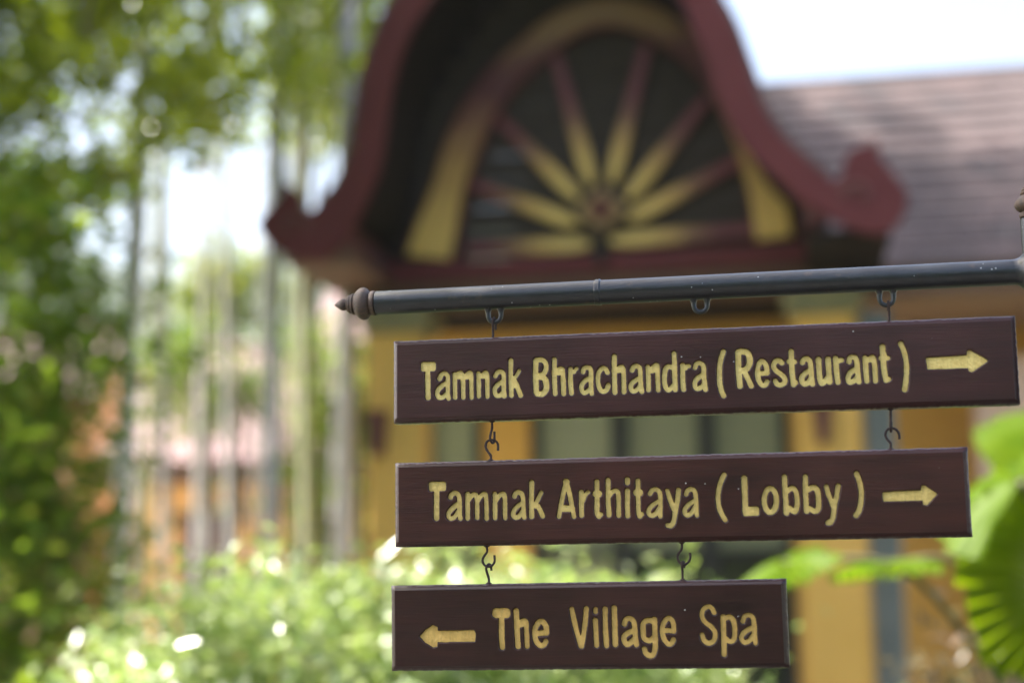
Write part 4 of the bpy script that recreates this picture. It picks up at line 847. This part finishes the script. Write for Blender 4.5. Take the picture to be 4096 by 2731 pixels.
def clumps(centres, per, sig):
    out = []
    for c_ in centres:
        k = max(3, int(per*rng.uniform(.6, 1.4))); out.append(np.asarray(c_) + rng.normal(size=(k, 3))*np.asarray(sig)*rng.uniform(.7, 1.3))
    return np.concatenate(out)
def limb(m, a, b_, r0, r1, bend=0.12, n=6, seg=7):
    a, b_ = np.asarray(a, float), np.asarray(b_, float); Ld = np.linalg.norm(b_-a); pts = []
    o1 = rng.normal(size=3)*bend*Ld
    for i in range(n+1):
        q = i/n; pts.append(a*(1-q) + b_*q + o1*math.sin(q*math.pi))
    m.tube(pts, [r0 + (r1-r0)*i/n for i in range(n+1)], seg); return pts

# big shade tree on the left
def low_edge(x):      # lowest canopy line in the photograph, 2352-wide pixels
    return np.interp(x, [-400, 0, 120, 220, 330, 430, 560, 650, 720, 800, 860, 900], [700, 620, 560, 460, 420, 340, 350, 320, 300, 250, 150, 60])
tr = empty('shade_tree', (-3.7, 6.0, 0), 0, 'large broad tree with sunlit yellow green canopy over the palm trunks', 'tree')
tro = np.array([-3.7, 6.0, 0])
cs = []
while len(cs) < 270:
    x, y = rng.uniform(-500, 735), rng.uniform(-480, 640)
    if y > low_edge(x) - 12 + rng.normal()*22: continue
    hole = 0
    for hx, hy, hr in ((185, 235, 62), (90, 70, 36), (345, 225, 30), (470, 45, 40), (620, 205, 45), (640, 25, 60), (830, 60, 60), (60, 330, 40), (240, 320, 36), (780, 260, 36), (520, 250, 26)):
        if (x-hx)**2 + (y-hy)**2 < hr*hr: hole = 1
    if hole and y > -40: continue
    cs.append(at(x, y, rng.uniform(7.0, 9.6)))
over = []
while len(over) < 85:          # unseen crown part set towards the sun to shade the sign
    over.append(np.array([rng.uniform(-3.7, -1.3), rng.uniform(1.5, 3.3), rng.uniform(5.0, 6.1)]))
lc = clumps(cs, 85, (.12, .18, .10))
leaf_cloud('crown', lc - tro, .09, M['leaf_tree'], tr, .35, .55)
lc2 = clumps(over, 70, (.30, .30, .22)); leaf_cloud('crown', lc2 - tro, .10, M['leaf_tree'], tr, .5, .5)
m = MB(); limb(m, (0, 0, -.1), (.3, .1, 4.4), .20, .14, .03, 8, 12); tk = m
fork = np.array([.3, .1, 4.4])
tops = []
for tgt in ((-1.5, .8, 5.6), (.8, 1.6, 5.6), (1.9, 2.2, 5.2), (1.8, -2.6, 5.8), (.8, -3.6, 5.9), (-.8, -2.2, 5.6), (3.0, 2.4, 5.1)):
    pts = limb(m, fork + rng.normal(size=3)*.04, tgt, .10, .03, .10, 7, 8); tops.append(pts)
for c_ in [cs[i] - tro for i in rng.choice(len(cs), 70, replace=False)] + [over[i] - tro for i in rng.choice(len(over), 30, replace=False)]:
    cand = [q for pts in tops for q in pts[2:]]; q = min(cand, key=lambda q_: np.linalg.norm(q_-c_)); limb(m, q, c_, .02, .006, .10, 4, 5)
m.build('trunk', M['bark'], tr, True)

# dark leafy shrub wall at the far left
def shrub(name, label, cat, base, centres, per, sig, size, mat, up=.45, aspect=.5, stems=8, group=None):
    base = np.asarray(base, float); r = empty(name, tuple(base), 0, label, cat, group)
    pts = clumps(centres, per, sig); pts = pts[pts[:, 2] > .05]
    leaf_cloud('foliage', pts - base, size, mat, r, up, aspect)
    m = MB()
    for i in rng.choice(len(centres), min(stems, len(centres)), replace=False): limb(m, (rng.normal()*.06, rng.normal()*.06, -.05), np.asarray(centres[i])-base, .028, .008, .08, 6, 6)
    m.build('stems', M['bark'], r, True); return r
cs = []
edge = lambda y: np.interp(y, [380, 450, 560, 640, 760, 860, 980, 1060, 1160, 1300, 1420, 1568, 1900], [150, 150, 170, 290, 300, 270, 250, 200, 230, 240, 270, 240, 240])
while len(cs) < 170:
    y = rng.uniform(330, 1900); x = rng.uniform(-320, 330)
    if x > edge(y) - 25 + rng.normal()*14: continue
    d = rng.uniform(6.7, 8.2); cs.append(at(x, y, d))
cs = [c_ for c_ in cs if c_[2] > .15]
shrub('leafy_shrub', 'tall dark green leafy shrub beside the palm trunks', 'shrub', (-2.75, 7.4, 0), cs, 72, (.17, .18, .16), .10, M['leaf_shrub'], .4, .5, 26)

# sunny hedge in front of the porch
cs = []
top = lambda x: np.interp(x, [60, 150, 260, 330, 450, 600, 760, 900, 1060, 1250, 1400, 1520, 1640], [1740, 1610, 1480, 1410, 1330, 1285, 1290, 1285, 1275, 1275, 1300, 1350, 1480])
while len(cs) < 480:
    x = rng.uniform(110, 1620); y = rng.uniform(1240, 2350)
    if y < top(x) + 48 + abs(rng.normal())*10: continue
    c_ = at(x, y, rng.uniform(4.5, 5.9))
    if c_[2] > .1: cs.append(c_)
shrub('hedge', 'sunlit light green hedge growing in front of the porch', 'hedge', (-.6, 5.4, 0), cs, 95, (.105, .12, .07), .052, M['leaf_hedge'], .38, .55, 40)

# slim palms
def palm(px, depth, rad, hgt, mat, label, yref=1000, lean=0.0, nf=9, fl=1.7):
    p_ = at(px, yref, depth); b_ = np.array([p_[0], p_[1], 0.0]); r = empty('slim_palm', tuple(b_), 0, label, 'palm tree', 'slim palms on the left')
    hgt += 1.1; rad *= .82
    pts = [np.array([lean*(i/14)**1.3*hgt, 0, -.1 + hgt*i/14]) for i in range(15)]
    MB().tube(pts, [rad*(1.25 if i == 0 else 1.0 - .02*i) for i in range(15)], 12).build('trunk', mat, r, True)
    top_ = pts[-1]
    MB().tube([top_ - np.array([0, 0, .02]), top_ + np.array([0, 0, .3]), top_ + np.array([0, 0, .6])], [rad*1.05, rad*.95, rad*.3], 10).build('crown_shaft', M['stalk'], r, True)
    V = []; F = []; stem = MB()
    for k in range(nf):
        az = 2*math.pi*k/nf + rng.uniform(-.3, .3); el = rng.uniform(.35, 1.15); L_ = fl*rng.uniform(.8, 1.15); q = top_ + np.array([0, 0, .5]); d = np.array([math.cos(az)*math.cos(el), math.sin(az)*math.cos(el), math.sin(el)]); rach = [q]
        for s_ in range(12):
            d = d + np.array([0, 0, -.13 - .012*s_]); d /= np.linalg.norm(d); q = q + d*L_/12; rach.append(q)
            side = np.cross(d, [0, 0, 1.0]); side /= np.linalg.norm(side)+1e-9; upv = np.cross(side, d)
            for sg in (-1, 1):
                for h in (0, .5):
                    bq = q - d*L_/12*h; ll = .42*math.sin(math.pi*(.12 + .83*(s_+1)/13))*rng.uniform(.85, 1.1); dr = side*sg*.8 + d*.55 - upv*rng.uniform(.1, .45); dr /= np.linalg.norm(dr)
                    w_ = d*.022; i0 = len(V); V += [bq - w_, bq + w_, bq + dr*ll*.6 + w_*1.1, bq + dr*ll - np.array([0, 0, .05]), bq + dr*ll*.6 - w_*.9]; F.append((i0, i0+1, i0+2)); F.append((i0, i0+2, i0+4)); F.append((i0+2, i0+3, i0+4))
        stem.tube(rach, [.014*(1-.9*i/12) for i in range(13)], 5)
    fr = link('fronds', np_mesh('fronds', np.array(V), np.array(F)), M['leaf_palm'], r); stem.build('frond_stalks', M['stalk'], r, True); return r
G1, G2 = M['palmbark'], M['palmbark2']
PALMS = [(262, 8.6, .060, 6.4, G1, 'pale grey palm trunk rising nearest the dark leafy shrub'),
         (392, 9.4, .040, 7.0, G1, 'thin grey palm trunk in front of the orange house door'),
         (452, 10.4, .040, 7.4, G1, 'thin palm trunk just beside the orange house door'),
         (545, 10.0, .043, 6.9, G1, 'grey palm trunk before the orange wall, left neighbour of the pale thick one'),
         (612, 8.8, .058, 7.2, G1, 'pale thick palm trunk standing before the end of the orange wall'),
         (668, 11.2, .045, 7.6, G2, 'mossy palm trunk just past the end of the orange wall'),
         (716, 9.6, .055, 7.1, G2, 'yellowish mossy palm trunk between the orange wall and the porch'),
         (755, 10.8, .042, 7.8, G1, 'thin grey palm trunk between two mossier ones by the porch'),
         (808, 9.2, .062, 6.8, G1, 'pale lilac grey palm trunk nearest the porch column'),
         (330, 11.5, .040, 7.7, G2, 'thin mossy palm trunk before the left corner of the orange house')]
for q, lab_ in ((300, 'very thin distant palm trunk between the shrub-side palm and the house corner'), (484, 'very thin distant palm trunk crossing the middle of the pink house roof'),
                (575, 'very thin distant palm trunk just beside the pale thick palm trunk'), (690, 'very thin distant palm trunk rising between the two mossy palm trunks')):
    PALMS.append((q, 12.6 + .4*rng.random(), .036, 8.0, G1, lab_))
for i, a_ in enumerate(PALMS): palm(*a_, lean=(.03, -.022, .012, -.03, .016, .028, -.018, .034, -.012, .02, .02, -.02, .026, -.016)[i])

# greenery between and behind the palm trunks
def blob(px, py, dep, n, rx, ry): return [at(px + rng.normal()*rx, py + rng.normal()*ry, dep + rng.normal()*.2) for _ in range(n)]
shrub('young_tree', 'small leafy young tree in front of the pink roofed orange house', 'tree', (*at(420, 900, 11.6)[:2], 0), blob(420, 840, 11.6, 14, 26, 50) + blob(520, 905, 11.4, 10, 28, 26), 60, (.14, .14, .12), .09, M['leaf_dark'], .4, .5, 10)
shrub('yellow_green_tree', 'distant yellow green tree crown above the pink roof', 'tree', (*at(520, 800, 24)[:2], 0), blob(525, 690, 24.0, 16, 34, 40), 70, (.4, .4, .35), .22, M['leaf_palm'], .4, .5, 6)
shrub('backlit_tree', 'backlit yellow green tree rising behind the porch bargeboard and palm trunks', 'tree', (*at(760, 800, 13)[:2], 0), [at(rng.uniform(660, 880), rng.uniform(-160, 330), rng.uniform(12.2, 14)) for _ in range(34)], 75, (.26, .3, .24), .13, M['leaf_tree'], .35, .5, 10)
shrub('garden_bush', 'dense green bush between the last palm trunks and the porch', 'bush', (*at(770, 1000, 11.2)[:2], 0), [c_ for c_ in blob(765, 1050, 11.2, 46, 38, 160) if .1 < c_[2] < 3.4], 60, (.15, .2, .15), .09, M['leaf_dark'], .4, .5, 12)
# fan palm at the right
def fan_leaf(parent, c_, nrm_, upd, rad, spread=300, seg=26):
    nrm_ = np.asarray(nrm_, float); nrm_ /= np.linalg.norm(nrm_); upd = np.asarray(upd, float); upd -= nrm_*(upd@nrm_); upd /= np.linalg.norm(upd); sd = np.cross(upd, nrm_)
    V = []; F = []
    for k in range(seg):
        a0_, a1_ = R(-spread/2 + spread*k/seg), R(-spread/2 + spread*(k+1)/seg); am_ = (a0_+a1_)/2; rr = rad*rng.uniform(.94, 1.04)
        def P_(a, r_, lift): return np.asarray(c_) + (upd*math.cos(a) + sd*math.sin(a))*r_ + nrm_*(lift - .22*r_*r_/rad)
        i0 = len(V)
        V += [P_(am_, .02, 0), P_(a0_, rr*.55, -.012), P_(am_, rr*.55, .014), P_(a1_, rr*.55, -.012), P_(a0_*.985+am_*.015, rr*.94, -.016), P_(am_, rr, .014), P_(a1_*.985+am_*.015, rr*.94, -.016)]
        F += [(i0, i0+1, i0+2), (i0, i0+2, i0+3), (i0+1, i0+4, i0+2), (i0+4, i0+5, i0+2), (i0+2, i0+5, i0+3), (i0+5, i0+6, i0+3)]
    return link('leaf', np_mesh('leaf', np.array(V), np.array(F)), M['leaf_fan'], parent)
fb = np.array([*at(2420, 1400, 4.6)[:2], 0.0]); fp = empty('fan_palm', tuple(fb), 0, 'fan palm with broad pleated bright green leaves by the peach wall', 'palm plant', 'broad fan palms')
FL = [((2345, 1105, 4.3), (-.50, -.30, .8), (-.3, .1, 1), .27), ((2455, 1325, 4.4), (.35, -.93, -.1), (-.8, 0, -.6), .33), ((2370, 1195, 4.45), (-.6, -.1, .8), (-.2, .1, 1), .26), ((2425, 985, 4.9), (-.1, -.5, .9), (0, .5, 1), .26), ((2040, 1290, 4.6), (-.05, .04, 1), (-1, -.1, -.05), .17), ((2560, 1100, 4.7), (.4, -.5, .8), (.5, 0, 1), .34), ((1800, 1292, 4.75), (-.45, -.14, 1), (-1, 0, -.25), .19)]
stm = MB()
for (x, y, d), n_, u_, r_ in FL:
    c_ = at(x, y, d) - fb; fan_leaf(fp, c_, n_, u_, r_)
    a_ = np.array([rng.normal()*.03, rng.normal()*.03, 1.0]); mid = (a_ + c_)/2 + np.array([0, 0, .25]); stm.tube(smooth_curve([a_, mid, c_], 6), .010, 6)
stm.build('leaf_stalks', M['stalk'], fp, True)
MB().tube([(0, 0, -.05), (.01, 0, .5), (0, .01, 1.05)], [.07, .06, .045], 10).build('trunk', M['bark'], fp, True)
# brownish low plant by the pillar
cs = [at(rng.uniform(2120, 2330), rng.uniform(1440, 1800), rng.uniform(4.7, 5.4)) for _ in range(30)]; cs = [c_ for c_ in cs if c_[2] > .1]
M['leaf_brown'] = leaf_mat('bronze_leaf', [(0.09, 0.07, 0.03), (0.14, 0.09, 0.06), (0.08, 0.11, 0.03)], (0.25, 0.2, 0.08), .3, .3)
shrub('bronze_plant', 'low bronze leaved plant growing under the fan palm', 'plant', (2.0, 5.1, 0), cs, 14, (.07, .07, .07), .07, M['leaf_brown'], .4, .5, 14)

# trees added behind the camera to block low sky; mirrored in panes and varnish
for i, (x, y, h_, lab) in enumerate(((-7.2, -6.3, 4.8, 'unseen garden tree added to block low sky, far end from the fan palm'), (-4.5, -6.9, 5.2, 'unseen garden tree added to block low sky, second from the end opposite the shrub'), (-1.9, -6.5, 5.6, 'tallest unseen garden tree added to block low sky, facing the sign boards'), (0.8, -7.1, 5.0, 'unseen garden tree added to block low sky, facing the porch'), (3.6, -6.4, 5.2, 'unseen garden tree added to block low sky, facing the fan palm'))):
    cs = [np.array([x, y, 0]) + np.array([np.clip(rng.normal(), -1.6, 1.6)*.85, rng.normal()*.6, h_*.48 + rng.uniform(-1, 1)*h_*.44]) for _ in range(85)]
    cs = [c_ for c_ in cs if c_[2] > .3]
    shrub('unseen_garden_tree', lab, 'tree', (x, y, 0), cs, 62, (.36, .34, .30), .22, M['leaf_dark'], .4, .6, 16, 'unseen trees blocking low sky')

# ------------------------------------------------------------------ humid air
hzm = bpy.data.materials.new('humid_air'); hzm.use_nodes = True; t = hzm.node_tree; t.nodes.clear()
pv = nd(t, 'ShaderNodeVolumePrincipled'); pv.inputs['Color'].default_value = (0.93, 0.95, 0.97, 1); pv.inputs['Density'].default_value = 0.0004; pv.inputs['Anisotropy'].default_value = 0.3
ho = nd(t, 'ShaderNodeOutputMaterial'); t.links.new(pv.outputs[0], ho.inputs['Volume'])
tag(MB().box((-1600, -700, -1.5), (1600, 2100, 92)).build('haze', hzm), kind='stuff')
